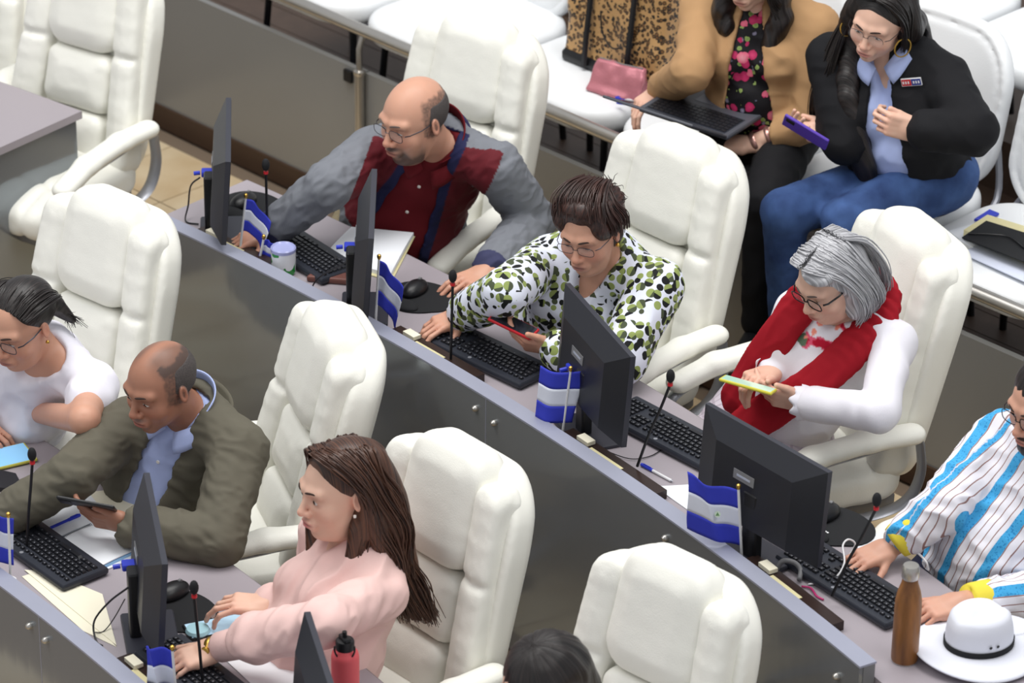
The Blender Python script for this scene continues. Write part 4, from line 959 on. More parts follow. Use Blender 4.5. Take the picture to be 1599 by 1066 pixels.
def eyes(hd, parent, off, open_=.8, gaze=(0, 0), browmat='brow', browlift=0., thick=1.):
    for q in (-1, 1):
        c = np.array([q*.032, .0735, -.001]); mb = MB(); nu, nv = 14, 6; V = []; idx = []
        rx, ry, rz = .0172, .0157, .0142
        def P(a, b):   # a,b in -1..1
            al = a*.86; hgt = .60*open_*(1-a*a)**.75; be = b*hgt-.05
            return hd.w(c+np.array([rx*math.sin(al)*math.cos(be), ry*math.cos(al)*math.cos(be)+.0004, rz*math.sin(be)]))
        V = [P(-1+2*i/nu, -1+2*j/nv) for i in range(nu+1) for j in range(nv+1)]
        A = []; B = []
        for i in range(nu):
            for j in range(nv):
                fc = (i*(nv+1)+j, (i+1)*(nv+1)+j, (i+1)*(nv+1)+j+1, i*(nv+1)+j+1); a = -1+2*(i+.5)/nu; bb = (-1+2*(j+.5)/nv)*.5*open_*(1-a*a)**.7
                (B if ((a-gaze[0])*.0130)**2+((bb-gaze[1])*.0142)**2 < .0056**2 else A).append(fc)
        mb.add(V, A, 0); b0 = len(mb.f); mb.f += B; mb.m += [1]*len(B)
        mb.build('eye', [M['eyewhite'], M['iris']], parent, smooth=True, off=off)
        MB().tube([P(-1.05+2.1*t, 1)+hd.R@np.array([0, .0006, 0]) for t in np.linspace(.0, 1, 11)], [.0005]+[.0011*thick]*9+[.0005], 5).build('lashes', M['lash'], parent, off=off)
        # brow: a flat tapering tuft following the ridge
        pts = []; 
        for t in np.linspace(0, 1, 9):
            x = .012+.040*t; z = .0215+browlift+.0055*math.sin(t*2.3)-.004*t*t; y = .1010-.0170*t**2-.004*t; pts.append(hd.w((q*x, y, z)))
        MB().tube(pts, [.0016, .0030, .0034, .0034, .0031, .0028, .0023, .0016, .0007], 6, flat=(hd.R[:, 2], 1.0)).build('eyebrow', M[browmat], parent, off=off)
def glasses(hd, parent, off, rim='metalrim', w=.0255, h=.0165, r=.0011, drop=-.004, f=.104, round_=.5, rimless=False):
    g = MB(); lens = MB()
    for q in (-1, 1):
        P = []
        for k in range(28):
            a = 2*math.pi*k/28; e = 2/(2+2*(1-round_)); ca, sa = math.cos(a), math.sin(a)
            x = q*.0335+w*math.copysign(abs(ca)**e, ca); z = drop+h*math.copysign(abs(sa)**e, sa); y = f-.10*(abs(x)-.02)**2*10-.002
            P.append(hd.w((x, y, z)))
        if not rimless: g.tube(P, r, 6, closed=True)
        else: g.tube(P[0:15], r, 6, cap=True)
        c = sum(P)/len(P); b = len(lens.v); lens.add([c]+P, [(0, i+1, (i+1) % 28+1) for i in range(28)])
        g.tube([hd.w((q*(.0335+w), f-.014, drop+.004)), hd.w((q*.071, f-.025, drop+.006)), hd.w((q*.079, .04, drop+.008)), hd.w((q*.0795, -.005, drop+.012)), hd.w((q*.080, -.022, drop-.004))], r*1.25, 6, flat=(hd.R[:, 2], 1.6))
    g.tube([hd.w((-.009, f-.001, drop+.003)), hd.w((0, f+.004, drop+.006)), hd.w((.009, f-.001, drop+.003))], r*1.1, 6)
    o = g.build('glasses', M[rim], parent, smooth='auto', off=off); lens.build('lens', M['lens'], o, off=off)
    return o
def hand_prims(W, fwd, nrm, right, curls, spread=.06, thumb=(.62, .75, -.30), k=1., tcurl=.3):
    fwd = unit(fwd); nrm = unit(np.array(nrm, float)-fwd*(np.array(nrm)@fwd)); sd = np.cross(fwd, nrm)*(-1 if right else 1)
    R = np.stack([sd, fwd, nrm], 1); W = np.array(W, float); out = []
    P = lambda a, b, c: W+R@(np.array([a, b, c])*k)
    out.append((RBox(P(0, .048, -.001), (.038*k, .046*k, .0125*k), R, .0115*k), .012)); out.append((Cap(P(0, -.03, 0), P(0, .02, 0), .0265*k, .029*k, nrm, .72), .018))
    out.append((Cap(P(.020, .012, -.008), P(.022, .055, -.010), .0165*k, .012*k), .012)); out.append((Cap(P(-.024, .015, -.008), P(-.028, .06, -.008), .014*k, .010*k), .012))
    base = [(.0285, .090), (.0095, .094), (-.0100, .090), (-.0285, .081)]; lens = [(.043, .026, .021), (.047, .030, .022), (.044, .028, .021), (.034, .021, .018)]
    for i in range(4):
        cu = curls[i] if hasattr(curls[0], '__len__') else curls; p = P(base[i][0], base[i][1], 0); ang = 0; sp = spread*(1.5-i); rad = (.0088, .0090, .0086, .0076)[i]*k
        out.append((Cap(P(base[i][0]*.8, .06, .002), p, .0085*k, rad), .006))
        for j in range(3):
            ang += cu[j]; d = R@np.array([math.sin(sp)*math.cos(ang), math.cos(sp)*math.cos(ang), -math.sin(ang)]); q = p+d*lens[i][j]*k
            out.append((Cap(p, q, rad*(1-.08*j), rad*(1-.08*(j+1))), .0025)); p = q
    d = unit(R@np.array(thumb)); p = P(.026, .022, -.008); q = p+d*.040*k; out.append((Cap(p, q, .0140*k, .0110*k), .008))
    d2 = unit(d*math.cos(tcurl)+unit(fwd*k)*math.sin(tcurl)); q2 = q+d2*.033*k; out.append((Cap(q, q2, .0105*k, .0088*k), .003))
    c = out[0][0]; ctr = P(.01, .08, 0)
    return out, (ctr-.115*k, ctr+.115*k)
def torso_frame(shR, shL, hip, neck):
    X = unit(shR-shL); Z = unit(neck-hip); Y = unit(np.cross(Z, X)); X = np.cross(Y, Z); return np.stack([X, Y, Z], 1)
def torso_prims(J, w=1., d=1., belly=0., bust=0.):
    T = J['T']; hip, neck = J['hip'], J['neck']; l = lambda t, y=0.: hip+(neck-hip)*t+T[:, 1]*y; k = np.linalg.norm(neck-hip)/.50
    out = [(Ell(l(0), (.165*w, .125*d, .12*k), T), .03), (Ell(l(.30, .015+belly*.4), (.150*w+belly*.5, .115*d+belly, .17*k), T), .05), (Ell(l(.64, .005), (.162*w, .112*d, .18*k), T), .05), (Ell(l(.85, -.005), (.140*w, .085*d, .10*k), T), .04)]
    for s_ in ('shR', 'shL'):
        out.append((Cap(l(.93, -.01), J[s_], .070*d, .055), .035)); out.append((Cap(l(1.03, -.015), J[s_]*.6+l(1.0)*.4, .040, .040), .03))
    if bust:
        for q in (-1, 1): out.append((Ell(l(.62, .085*d)+T[:, 0]*q*.070*w, (.060+bust*.3, .045+bust*.6, .058+bust*.3), T), .035))
    return out
def arm_prims(J, s, up=.050, mid=.042, wr=.028):
    return [(Cap(J['sh'+s], J['el'+s], up, mid), .03), (Cap(J['el'+s], J['wr'+s], mid, wr), .012)]
def leg_prims(J, k=1.):
    out = []
    for s in 'RL':
        out += [(Cap(J['hip']+J['T'][:, 0]*(.085 if s == 'R' else -.085), J['kn'+s], .092*k, .066*k), .04), (Cap(J['kn'+s], J['an'+s], .062*k, .044*k), .02)]
    return out
def bounds(prims, m=.03): return np.min([p[0][0] for p in prims], 0)-m, np.max([p[0][1] for p in prims], 0)+m
def folds(V, Q, amp, f=14., dirv=None, st=3., seed=0., mask=None, sharp=2.):
    N = vnormals(V, Q); P = V+seed
    if dirv is not None: d = unit(dirv); P = P+np.outer(P@d, d)*(1/st-1)        # stretch folds along dirv
    n = vnoise(P*f)+.5*vnoise(P*f*2.1+7); n = n/1.5; r = 1-abs(2*n-1)*sharp*.9; r = np.clip(r, -1, 1)
    a = amp if mask is None else amp*mask(V); return V+N*(a*(r-.4))[:, None] if np.isscalar(a) else V+N*(a*(r-.4))[:, None]
def garment(name, prims, off, m, parent, o, h=.0065, cuts=(), fold=.006, ff=13., fdir=None, col=None, relaxn=1, clips=(), shell=None, attrs=None, seed=0., mask=None, sharp=2., kadd=0., st=3.):
    lo, hi = bounds(prims, .03+off); Fd = Field(lo, hi, h)
    for p, k in prims: Fd.add(p, k+kadd, off)
    for c in cuts: Fd.sub(c[0] if isinstance(c[0], tuple) else c, c[1] if isinstance(c[0], tuple) else .004, m=.03)
    if shell:
        G = Field(lo, hi, h)
        for p, k in prims: G.add(p, k+kadd, off-shell)
        Fd.d = np.maximum(Fd.d, -G.d)
    for c in clips: Fd.clip(c)
    V, Q = Fd.mesh()
    if relaxn: V = relax(V, Q, relaxn)
    if fold: V = folds(V, Q, fold, ff, fdir, st=st, seed=seed, mask=mask, sharp=sharp)
    ob = np_mesh(name, V, Q, m, parent, off=o, col=None if col is None else col(V), attrs=None if attrs is None else attrs(V))
    return ob
def collar(parent, o, m, c, up, fwd, r=(.070, .075), h=.045, open_deg=50, flare=.010, t=.004, name='collar', front_drop=.03, lap=0.):
    """standing collar with an opening at the front"""
    up = unit(up); fwd = unit(np.array(fwd)-up*(np.array(fwd)@up)); sd = np.cross(fwd, up); n = 40
    def fn(u, v):
        a = math.radians(open_deg/2+(360-open_deg)*u); fr = max(0, math.cos(a)); 
        rr0 = r[0]+flare*v*1.0+(lap*fr**2*v); rr1 = r[1]+flare*v+(lap*fr**2*v)
        return c+sd*rr0*math.sin(a)+fwd*rr1*math.cos(a)+up*(h*v*(1-.25*fr)-front_drop*fr**2)
    return MB().grid(fn, n, 5).build(name, m, parent, smooth=True, off=o, solid=t)
class Person:
    """pixel + height joints -> world joints"""
    def __init__(s, label, zf, J, group=None):
        s.J = {k: (at(*v) if len(v) == 3 and not isinstance(v, np.ndarray) else np.array(v)) for k, v in J.items()}
        s.J['T'] = torso_frame(s.J['shR'], s.J['shL'], s.J['hip'], s.J['neck']); b = s.J['hip'].copy(); b[2] = zf; s.o = tuple(b)
        s.root = empty('person', s.o, 0, label, 'person', group)
        s.zf = zf
        T = s.J['T']; fw = unit(np.array([T[0, 1], T[1, 1], 0])); sd = unit(np.array([T[0, 0], T[1, 0], 0]))
        for q, n in ((1, 'R'), (-1, 'L')):
            s.J.setdefault('kn'+n, np.array([*(s.J['hip']+fw*.40+sd*.13*q)[:2], zf+.53])); k = s.J['kn'+n]; s.J.setdefault('an'+n, np.array([*(k+fw*.02)[:2], zf+.10]))
    def body(s, hd, skin, arms='RL', hands=None, h=.0085, hf=.0034, w=1., d=1., belly=0., bust=0., beard=None, lips=None, armr=(.044, .037, .026), hair=None, blush=.5, extra=()):
        J = s.J; pr = [(p, k) for p, k in torso_prims(J, w*.93, d*.90, belly*.8, bust*.8)]
        for a in arms: pr += arm_prims(J, a, *armr)
        hp = []; fines = [(hd.c-.135*hd.k-.01, hd.c+.135*hd.k+.01)]
        for n, hs in (hands or {}).items():
            q, bb = hand_prims(J['wr'+n], **hs, right=(n == 'R')); hp += q; fines.append(bb)
        lo, hi = bounds(pr+hp, .02); lo = np.minimum(lo, hd.c-.16); hi = np.maximum(hi, hd.c+.16)
        Fd = Field(lo, hi, h, fines, hf)
        for p, k in pr: Fd.add(p, k)
        hd.build(Fd, J['neck']-J['T'][:, 1]*.005-J['T'][:, 2]*.03)
        for p, k in hp: Fd.add(p, k)
        V, Q = Fd.mesh(); V = relax(V, Q, 1, .35); C = hd.colour(V, skin, beard, lips, hair, blush)
        # knuckles a little redder
        for n in (hands or {}):
            dd = np.linalg.norm(V-J['wr'+n], axis=1); mk = np.exp(-((dd-.10)/.02)**2)*.25+np.exp(-((dd-.17)/.02)**2)*.3; C = C*(1-mk[:, None])+C*np.array([1.05, .80, .78])*mk[:, None]
        return np_mesh('body', V, Q, M['skin'], s.root, off=s.o, col=C)
    def legs(s, m, k=1., fold=.006, shoes=True, seed=0.):
        garment('trousers', [(Ell(s.J['hip'], (.175, .15, .11), s.J['T']), .03)]+leg_prims(s.J, k), .008, m, s.root, s.o, .010, fold=fold, seed=seed)
        if shoes:
            for n in 'RL':
                a = s.J['an'+n]; fw = unit(np.array([s.J['T'][0, 1], s.J['T'][1, 1], 0])); g = [(Cap(a-[0, 0, .05]-fw*.03, a-[0, 0, .06]+fw*.15, .04, .034, (0, 0, 1), .9), .02)]
                garment('shoe', g, .002, M['black'], s.root, s.o, .010, fold=0)
    def sleeve(s, n, up, mid, wr, end=.0, start='sh'):
        J = s.J; w = J['wr'+n]+(J['el'+n]-J['wr'+n])*end; return [(Cap(J['sh'+n], J['el'+n], up, mid), .03), (Cap(J['el'+n], w, mid, wr), .012)]
def hairmesh(name, prims, m, parent, o, hd, h=.0042, cuts=(), clips=(), amp=.004, freq=(26, 26, 1.5), k=None, sub_face=True, streak=None, relaxn=1, lumps=.004):
    lo, hi = bounds(prims, .03); Fd = Field(lo, hi, h)
    for p, kk in prims: Fd.add(p, kk)
    for c in cuts: Fd.sub(c[0], c[1], m=.03)
    for c in clips: Fd.clip(c)
    V, Q = Fd.mesh(); V = relax(V, Q, relaxn); N = vnormals(V, Q); P = (V-hd.c)@hd.R
    # flow coordinate: angle about the crown axis, height, radius
    ang = np.arctan2(P[:, 0], P[:, 1]+.02); fl = np.stack([np.cos(ang)*.1, np.sin(ang)*.1, P[:, 2]*1.0], 1) if streak is None else streak(P)
    n = vnoise(fl*np.array(freq)*4+5); V = V+N*((n-.5)*amp*2+(vnoise(V*26+3)-.5)*lumps*2)[:, None]
    return np_mesh(name, V, Q, m, parent, off=o, attrs={'flow': fl})
def strands(name, paths, r, m, parent, o, flow=None):
    mb = MB()
    for p in paths: q = spline(p, 4); n = len(q); mb.tube(q, [r*(1-.7*(i/(n-1))**2) for i in range(n)], 4)
    ob = mb.build(name, m, parent, smooth=True, off=o); return tag(ob, kind='stuff')

def neckline(P, w=.05, depth=.10, y=.05, k=.008):
    T, n = P.J['T'], P.J['neck']; return (Cap(n+T@np.array([0, y, .06]), n+T@np.array([0, .17, -depth]), w, .006), k)

def figure(hd, tyaw, hip, hw=.175, back=.080, down=.165, shdrop=.062, dR=(0, 0, 0), dL=(0, 0, 0), wr=None):
    """joints of a seated figure: neck under the head, shoulders across the torso's own heading; dR, dL are (forward, up, outward)"""
    y = math.radians(tyaw); f = np.array([-math.sin(y), -math.cos(y), 0]); s_ = np.array([-math.cos(y), math.sin(y), 0]); hf = unit(np.array([hd.R[0, 1], hd.R[1, 1], 0]))
    neck = hd.c-(hf*.55+f*.45)*back*hd.k-np.array([0, 0, down*hd.k]); J = dict(neck=neck, hip=np.array(hip, float))
    for n, q, d in (('R', 1, dR), ('L', -1, dL)): J['sh'+n] = neck+s_*q*(hw+d[2])+f*(.015+d[0])+np.array([0, 0, -shdrop+d[1]])
    for n, v in (wr or {}).items(): J['wr'+n] = at(*v)
    return J
def phoneF(pix, z, long, nrm, label, case, screen, size=(.037, .078), thick=.0045):
    p = at(pix[0], pix[1], z); lg = unit(long); n = unit(np.array(nrm, float)-lg*(np.array(nrm)@lg)); R = np.stack([np.cross(lg, n), lg, n], 1); root = empty('phone', tuple(p), 0, label, 'phone')
    MB().box((0, 0, 0), (size[0], size[1], thick), R, bev=.008).build('case', case, root, smooth='auto')
    MB().box(R@np.array([0, 0, thick+.0002]), (size[0]-.004, size[1]-.006, .0005), R).build('screen', screen, root)
    MB().box(R@np.array([-size[0]*.45, size[1]*.70, -thick-.0006]), (.010, .015, .0012), R, bev=.003).build('camera_bump', M['black'], root, smooth='auto')
    return root
def comb(name, hd, guides, n, r, m, parent, o, jit=.006, seed=1, taper=.6, wave=0.):
    """thin locks interpolated between guide paths (head space), laid over the hair mass"""
    rs_ = np.random.RandomState(seed); mb = MB(); G = np.array(guides, float)
    for i in range(n):
        t = rs_.rand()*(len(G)-1); k = min(int(t), len(G)-2); a = t-k; p = G[k]*(1-a)+G[k+1]*a; j = rs_.randn(3)*jit; gr = np.linspace(.3, 1.3, len(p))[:, None]; p = p+j*gr+rs_.randn(*p.shape)*jit*.22
        if wave: kk = np.arange(len(p)); ph_ = t*1.3+rs_.randn()*.35; p = p+np.stack([np.sin(kk*2.1+ph_)*.5, np.sin(kk*2.1+ph_), 0*kk], 1)*wave*np.clip((kk-1.5)/2, 0, 1)[:, None]
        q = spline([hd.w(x) for x in p], 4); N = len(q); mb.tube(q, [r*hd.k*(.7+.6*rs_.rand())*(1-taper*(x/(N-1))**2) for x in range(N)], 4, cap=False)
    # flow attribute from the vertex positions so the shader streaks follow the lock
    ob = mb.build(name, m, parent, smooth=True, off=o); me = ob.data; nv = len(me.vertices); fl = np.zeros((nv, 3), np.float32); rr = rs_.rand(nv//4+4); fl[:, 0] = np.repeat(np.arange(nv//4+1)//13*.37, 4)[:nv]; a = me.attributes.new('flow', 'FLOAT_VECTOR', 'POINT'); a.data.foreach_set('vector', fl.ravel())
    return tag(ob, kind='stuff')

def neck_collar(P, hd, m, r=(.064, .070), h=.044, open_deg=52, flare=.012, drop=.045, lift=.030, name='collar', tilt=.5):
    a = unit(hd.w((0, -.02, -.06))-P.J['neck']); up = unit(a*tilt+P.J['T'][:, 2]*(1-tilt)); return collar(P.root, P.o, m, P.J['neck']+up*lift, up, P.J['T'][:, 1], r, h, open_deg, flare, front_drop=drop, name=name)

def collar_flaps(P, m, y=0., w=1., z=0., name='collar_flap'):
    for q in (-1, 1):
        K = [np.array(k, float)*[q*w, 1, 1]+[0, y, z] for k in ((.070, .030, .040), (.044, .066, .018), (.012, .088, -.014), (.038, .112, -.062), (.062, .098, -.040), (.090, .058, -.006))]
        A, B = K[:3], K[3:][::-1]; A = spline(A, 3); B = spline([K[5], K[4], K[3]], 3); n = len(A)
        V = [P.J['neck']+P.J['T']@(a*(1-t)+b_*t+np.array([0, .006*math.sin(math.pi*t), 0])) for a, b_ in zip(A, B) for t in (0, .33, .66, 1.)]
        MB().add(V, [(i*4+j, (i+1)*4+j, (i+1)*4+j+1, i*4+j+1) for i in range(n-1) for j in range(3)]).build(name, m, P.root, smooth=True, off=P.o, solid=.004)
def fringe_mask(front, top, low=-.05, soft=.010, seed=0.):
    def f(S_, F_, U_):
        P_ = np.stack([S_, F_, U_], 1); n = (vnoise(P_*90+seed)-.5)*.012; g = lambda x: np.clip(x/soft+.5, 0, 1)
        return g(front-F_+n-.15*np.maximum(U_-.02, 0))*g(top-U_+n)*g(U_-low-.45*(F_+.02)*(F_ > -.02)+.5*np.minimum(F_+.02, 0)*-1*0+n)*(.70+.5*(vnoise(P_*200)-.5))*((abs(S_) > .045) | (F_ < -.03))*(np.abs(S_) < .0835)
    return f

side_flow = lambda q: np.stack([q[:, 1], q[:, 1]*.6+.02*q[:, 2], np.arctan2(q[:, 2], abs(q[:, 0])+.01)*.02], 1)
front_flow = lambda q: np.stack([q[:, 0], q[:, 0]*.5+q[:, 2]*.35, q[:, 1]*.15], 1)
# ---------------------------------------------------------------- garment materials
def ramp_mat(name, build, rough=.8, bump=True):
    m = bpy.data.materials.new(name); m.use_nodes = True; nt = m.node_tree; b = nt.nodes['Principled BSDF']; b.inputs['Roughness'].default_value = rough; b.inputs['Specular IOR Level'].default_value = .25
    tc = nt.nodes.new('ShaderNodeTexCoord'); c = build(nt, tc.outputs['Object']); nt.links.new(c, b.inputs['Base Color'])
    if bump:
        n = nt.nodes.new('ShaderNodeTexNoise'); n.inputs['Scale'].default_value = 700; nt.links.new(tc.outputs['Object'], n.inputs['Vector']); bp = nt.nodes.new('ShaderNodeBump'); bp.inputs['Strength'].default_value = .25; bp.inputs['Distance'].default_value = .001
        nt.links.new(n.outputs['Fac'], bp.inputs['Height']); nt.links.new(bp.outputs[0], b.inputs['Normal'])
    return m
def node(nt, t, ins=None, **kw):
    n = nt.nodes.new(t)
    for k, v in kw.items(): setattr(n, k, v)
    for k, v in (ins or {}).items():
        if isinstance(v, bpy.types.NodeSocket): nt.links.new(v, n.inputs[k])
        else: n.inputs[k].default_value = v
    return n
def rgb(*c): return (*L(*c), 1)
def mixc(nt, f, a, b_):
    n = node(nt, 'ShaderNodeMix', data_type='RGBA')
    for s_, v in ((n.inputs[0], f), (n.inputs[6], a), (n.inputs[7], b_)):
        if isinstance(v, bpy.types.NodeSocket): nt.links.new(v, s_)
        else: s_.default_value = v
    return n.outputs[2]
def halfdiscs(nt, co):
    """fabric print of half discs in black, dark olive and light green on white"""
    col = None; base = rgb(226, 230, 244)
    for sc, thr, off, cols in ((36, .44, (0, 0, 0), None),):
        v = node(nt, 'ShaderNodeTexVoronoi', {'Vector': co, 'Scale': sc, 'Randomness': .45}); 
        rel = node(nt, 'ShaderNodeVectorMath', {0: co, 1: (sc, sc, sc)}, operation='MULTIPLY'); p2 = node(nt, 'ShaderNodeVectorMath', {0: v.outputs['Position'], 1: (sc, sc, sc)}, operation='MULTIPLY')
        dl = node(nt, 'ShaderNodeVectorMath', {0: rel.outputs[0], 1: p2.outputs[0]}, operation='SUBTRACT')
        cc = node(nt, 'ShaderNodeVectorMath', {0: v.outputs['Color'], 1: (.5, .5, .5)}, operation='SUBTRACT')
        dt = node(nt, 'ShaderNodeVectorMath', {0: dl.outputs[0], 1: cc.outputs[0]}, operation='DOT_PRODUCT')
        inside = node(nt, 'ShaderNodeMath', {0: v.outputs['Distance'], 1: .56}, operation='LESS_THAN'); side = node(nt, 'ShaderNodeMath', {0: dt.outputs['Value'], 1: 0.0}, operation='GREATER_THAN')
        sx = node(nt, 'ShaderNodeSeparateColor', {0: v.outputs['Color']}); r = node(nt, 'ShaderNodeValToRGB', {0: sx.outputs[0]}); r.color_ramp.interpolation = 'CONSTANT'; e = r.color_ramp.elements; e[0].color = rgb(22, 24, 24); e[1].position = .58; e[1].color = rgb(72, 80, 58)
        r2 = node(nt, 'ShaderNodeValToRGB', {0: sx.outputs[1]}); r2.color_ramp.interpolation = 'CONSTANT'; e = r2.color_ramp.elements; e[0].color = rgb(146, 160, 92); e[1].position = .62; e[1].color = base
        two = mixc(nt, side.outputs[0], r2.outputs[0], r.outputs[0]); col = mixc(nt, inside.outputs[0], base, two)
    return col
M['blouse_print'] = ramp_mat('half_disc_print', halfdiscs, .7)
def floral(nt, co, ground, cols, sc=22, thr=.40):
    col = ground
    for i, (c, c2, s_, t) in enumerate(cols):
        mp = node(nt, 'ShaderNodeVectorMath', {0: co, 1: (i*3.1, i*1.7, i*2.3)}, operation='ADD'); nz = node(nt, 'ShaderNodeTexNoise', {'Vector': mp.outputs[0], 'Scale': 60.}); 
        ofs = node(nt, 'ShaderNodeVectorMath', {0: nz.outputs['Color'], 3: .012}, operation='SCALE'); ad = node(nt, 'ShaderNodeVectorMath', {0: mp.outputs[0], 1: ofs.outputs[0]}, operation='ADD')
        v = node(nt, 'ShaderNodeTexVoronoi', {'Vector': ad.outputs[0], 'Scale': s_}); ins = node(nt, 'ShaderNodeMath', {0: v.outputs['Distance'], 1: t}, operation='LESS_THAN'); core = node(nt, 'ShaderNodeMapRange', {0: v.outputs['Distance'], 1: 0., 2: t})
        col = mixc(nt, ins.outputs[0], col, mixc(nt, core.outputs[0], c, c2))
    return col
M['floral_black'] = ramp_mat('black_floral_print', lambda nt, co: floral(nt, co, rgb(20, 18, 22), ((rgb(96, 130, 66), rgb(140, 160, 90), 30, .27), (rgb(150, 140, 160), rgb(90, 90, 110), 26, .20), (rgb(206, 60, 110), rgb(170, 36, 84), 20, .33), (rgb(236, 160, 170), rgb(214, 90, 120), 15, .30))), .6)
def stripes(nt, co):
    a = node(nt, 'ShaderNodeAttribute', attribute_name='pat'); s_ = node(nt, 'ShaderNodeSeparateXYZ', {0: a.outputs['Vector']}); x = s_.outputs[0]
    def band(per, w, ph):
        m1 = node(nt, 'ShaderNodeMath', {0: x, 1: ph}, operation='ADD'); m2 = node(nt, 'ShaderNodeMath', {0: m1.outputs[0], 1: per}, operation='WRAP'); m2.inputs[1].default_value = per; m2.inputs[2].default_value = 0.; return node(nt, 'ShaderNodeMath', {0: m2.outputs[0], 1: w}, operation='LESS_THAN').outputs[0]
    c = rgb(232, 230, 238); c = mixc(nt, band(.021, .0028, .003), c, rgb(150, 116, 112)); c = mixc(nt, band(.105, .026, .0), c, rgb(70, 168, 222)); n = node(nt, 'ShaderNodeTexNoise', {'Vector': co, 'Scale': 160.}); 
    nn = node(nt, 'ShaderNodeMath', {0: n.outputs['Fac'], 1: .60}, operation='GREATER_THAN'); mm = node(nt, 'ShaderNodeMath', {0: nn.outputs[0], 1: band(.105, .026, .0)}, operation='MULTIPLY'); return mixc(nt, mm.outputs[0], c, rgb(40, 130, 190))
M['stripes'] = ramp_mat('white_blue_striped_cloth', stripes, .75)
def plaid(nt, co):
    s_ = node(nt, 'ShaderNodeSeparateXYZ', {0: co}); c = rgb(206, 196, 206)
    for k, per in ((0, .032), (1, .032)):
        m2 = node(nt, 'ShaderNodeMath', {0: s_.outputs[k], 1: per, 2: 0.}, operation='WRAP'); l = node(nt, 'ShaderNodeMath', {0: m2.outputs[0], 1: .008}, operation='LESS_THAN'); f = node(nt, 'ShaderNodeMath', {0: l.outputs[0], 1: .45}, operation='MULTIPLY'); c = mixc(nt, f.outputs[0], c, rgb(150, 134, 148))
    return c
M['plaid'] = ramp_mat('pale_plaid_cloth', plaid, .8)
def denim(nt, co):
    n = node(nt, 'ShaderNodeTexNoise', {'Vector': co, 'Scale': 9., 'Detail': 5.}); r = node(nt, 'ShaderNodeValToRGB', {0: n.outputs['Fac']}); e = r.color_ramp.elements; e[0].position = .3; e[0].color = rgb(34, 52, 92); e[1].position = .75; e[1].color = rgb(70, 98, 150); return r.outputs[0]
M['denim'] = ramp_mat('blue_denim', denim, .85)
CL = lambda name, c, **k: mat(name, L(*c), k.pop('rough', .82), bump=.3, bscale=650, noise=.05, nscale=18, spec=.25, **k)
M['khaki'] = CL('khaki_cloth', (142, 130, 104)); M['navycloth'] = CL('navy_cloth', (30, 32, 54)); M['blackcloth'] = CL('black_cloth', (26, 26, 29)); M['tancloth'] = CL('tan_twill', (178, 140, 100)); M['olive'] = CL('olive_jacket_cloth', (98, 94, 82)); M['paleblue'] = CL('pale_blue_shirt', (176, 190, 234)); M['pinkcloth'] = CL('pale_pink_blouse', (232, 196, 190), rough=.6)
M['whitecloth'] = CL('white_blouse_cloth', (234, 232, 242)); M['redscarf'] = CL('red_scarf_cloth', (158, 22, 36)); M['maroonshirt'] = CL('maroon_shirt', (104, 24, 32)); M['jacketcol'] = mat('two_tone_jacket', (.3, .3, .3), .75, bump=.3, bscale=500, noise=.05, nscale=14, attr='col', spec=.25); M['clothcol'] = mat('dyed_cloth', (.3, .3, .3), .78, bump=.3, bscale=600, noise=.04, nscale=16, attr='col', spec=.25)
M['yellowcuff'] = CL('yellow_cuff_cloth', (232, 214, 76)); M['greytrouser'] = CL('dark_grey_cloth', (70, 68, 72))
M['pearl'] = mat('pearl', L(236, 232, 226), .15); M['rosegold'] = mat('rose_gold', L(196, 150, 140), .3, metal=.8)
def chair_hip(i, fwd, z=.60, side=0.):
    px, py, zf, yaw, _ = CHAIRS[i]; x, y = back_top(px, py, zf, yaw); a = math.radians(yaw); f = np.array([math.sin(a), -math.cos(a)]); s_ = np.array([math.cos(a), math.sin(a)])
    q = np.array([x, y])+f*fwd+s_*side; return np.array([q[0], q[1], zf+z])
def reach(px, py, frm, length, near=True):
    """point on the sight line of a pixel at the given bone length from frm (near = the one closer to the camera)"""
    o_ = np.array([0, 0, CAM_H]); d = unit(_f*F_PX+_r*(px-799.5)-_u*(py-533)); b = d@(frm-o_); c2 = (frm-o_)@(frm-o_)-b*b; disc = length**2-c2
    t = b if disc <= 0 else (b-math.sqrt(disc) if near else b+math.sqrt(disc)); return o_+d*t
CHK = []
def arms(J, el, near='', ua=.28, zf=0):
    for n, (px, py) in el.items(): J['el'+n] = reach(px, py, J['sh'+n], ua, n in near)
def tl(P, V): return (V-P.J['neck'])@P.J['T']
def watch(P, n, face, strap, name='wristwatch', rr=.030, size=.017, label=None, t=.10):
    J = P.J; w = J['wr'+n]; d = unit(J['wr'+n]-J['el'+n]); c = w-d*t*.25; up = unit(-_f-d*(-_f@d)); sd = np.cross(d, up); pts = [c+(up*math.cos(a)+sd*math.sin(a)*1.0)*rr for a in np.linspace(0, 2*math.pi, 24, endpoint=False)]
    o = MB().tube(pts, .0032, 6, flat=(d, 2.6), closed=True).build(name, strap, P.root, smooth='auto', off=P.o)
    if face is not None: MB().lathe([(size, -.003), (size, .003), (size*.85, .005), (0, .005)], c+up*(rr+.003), 20, R=np.stack([d, np.cross(up, d), up], 1)).build('watch_face', face, o, smooth='auto', off=P.o)
    if label: tag(o, label)
    return o
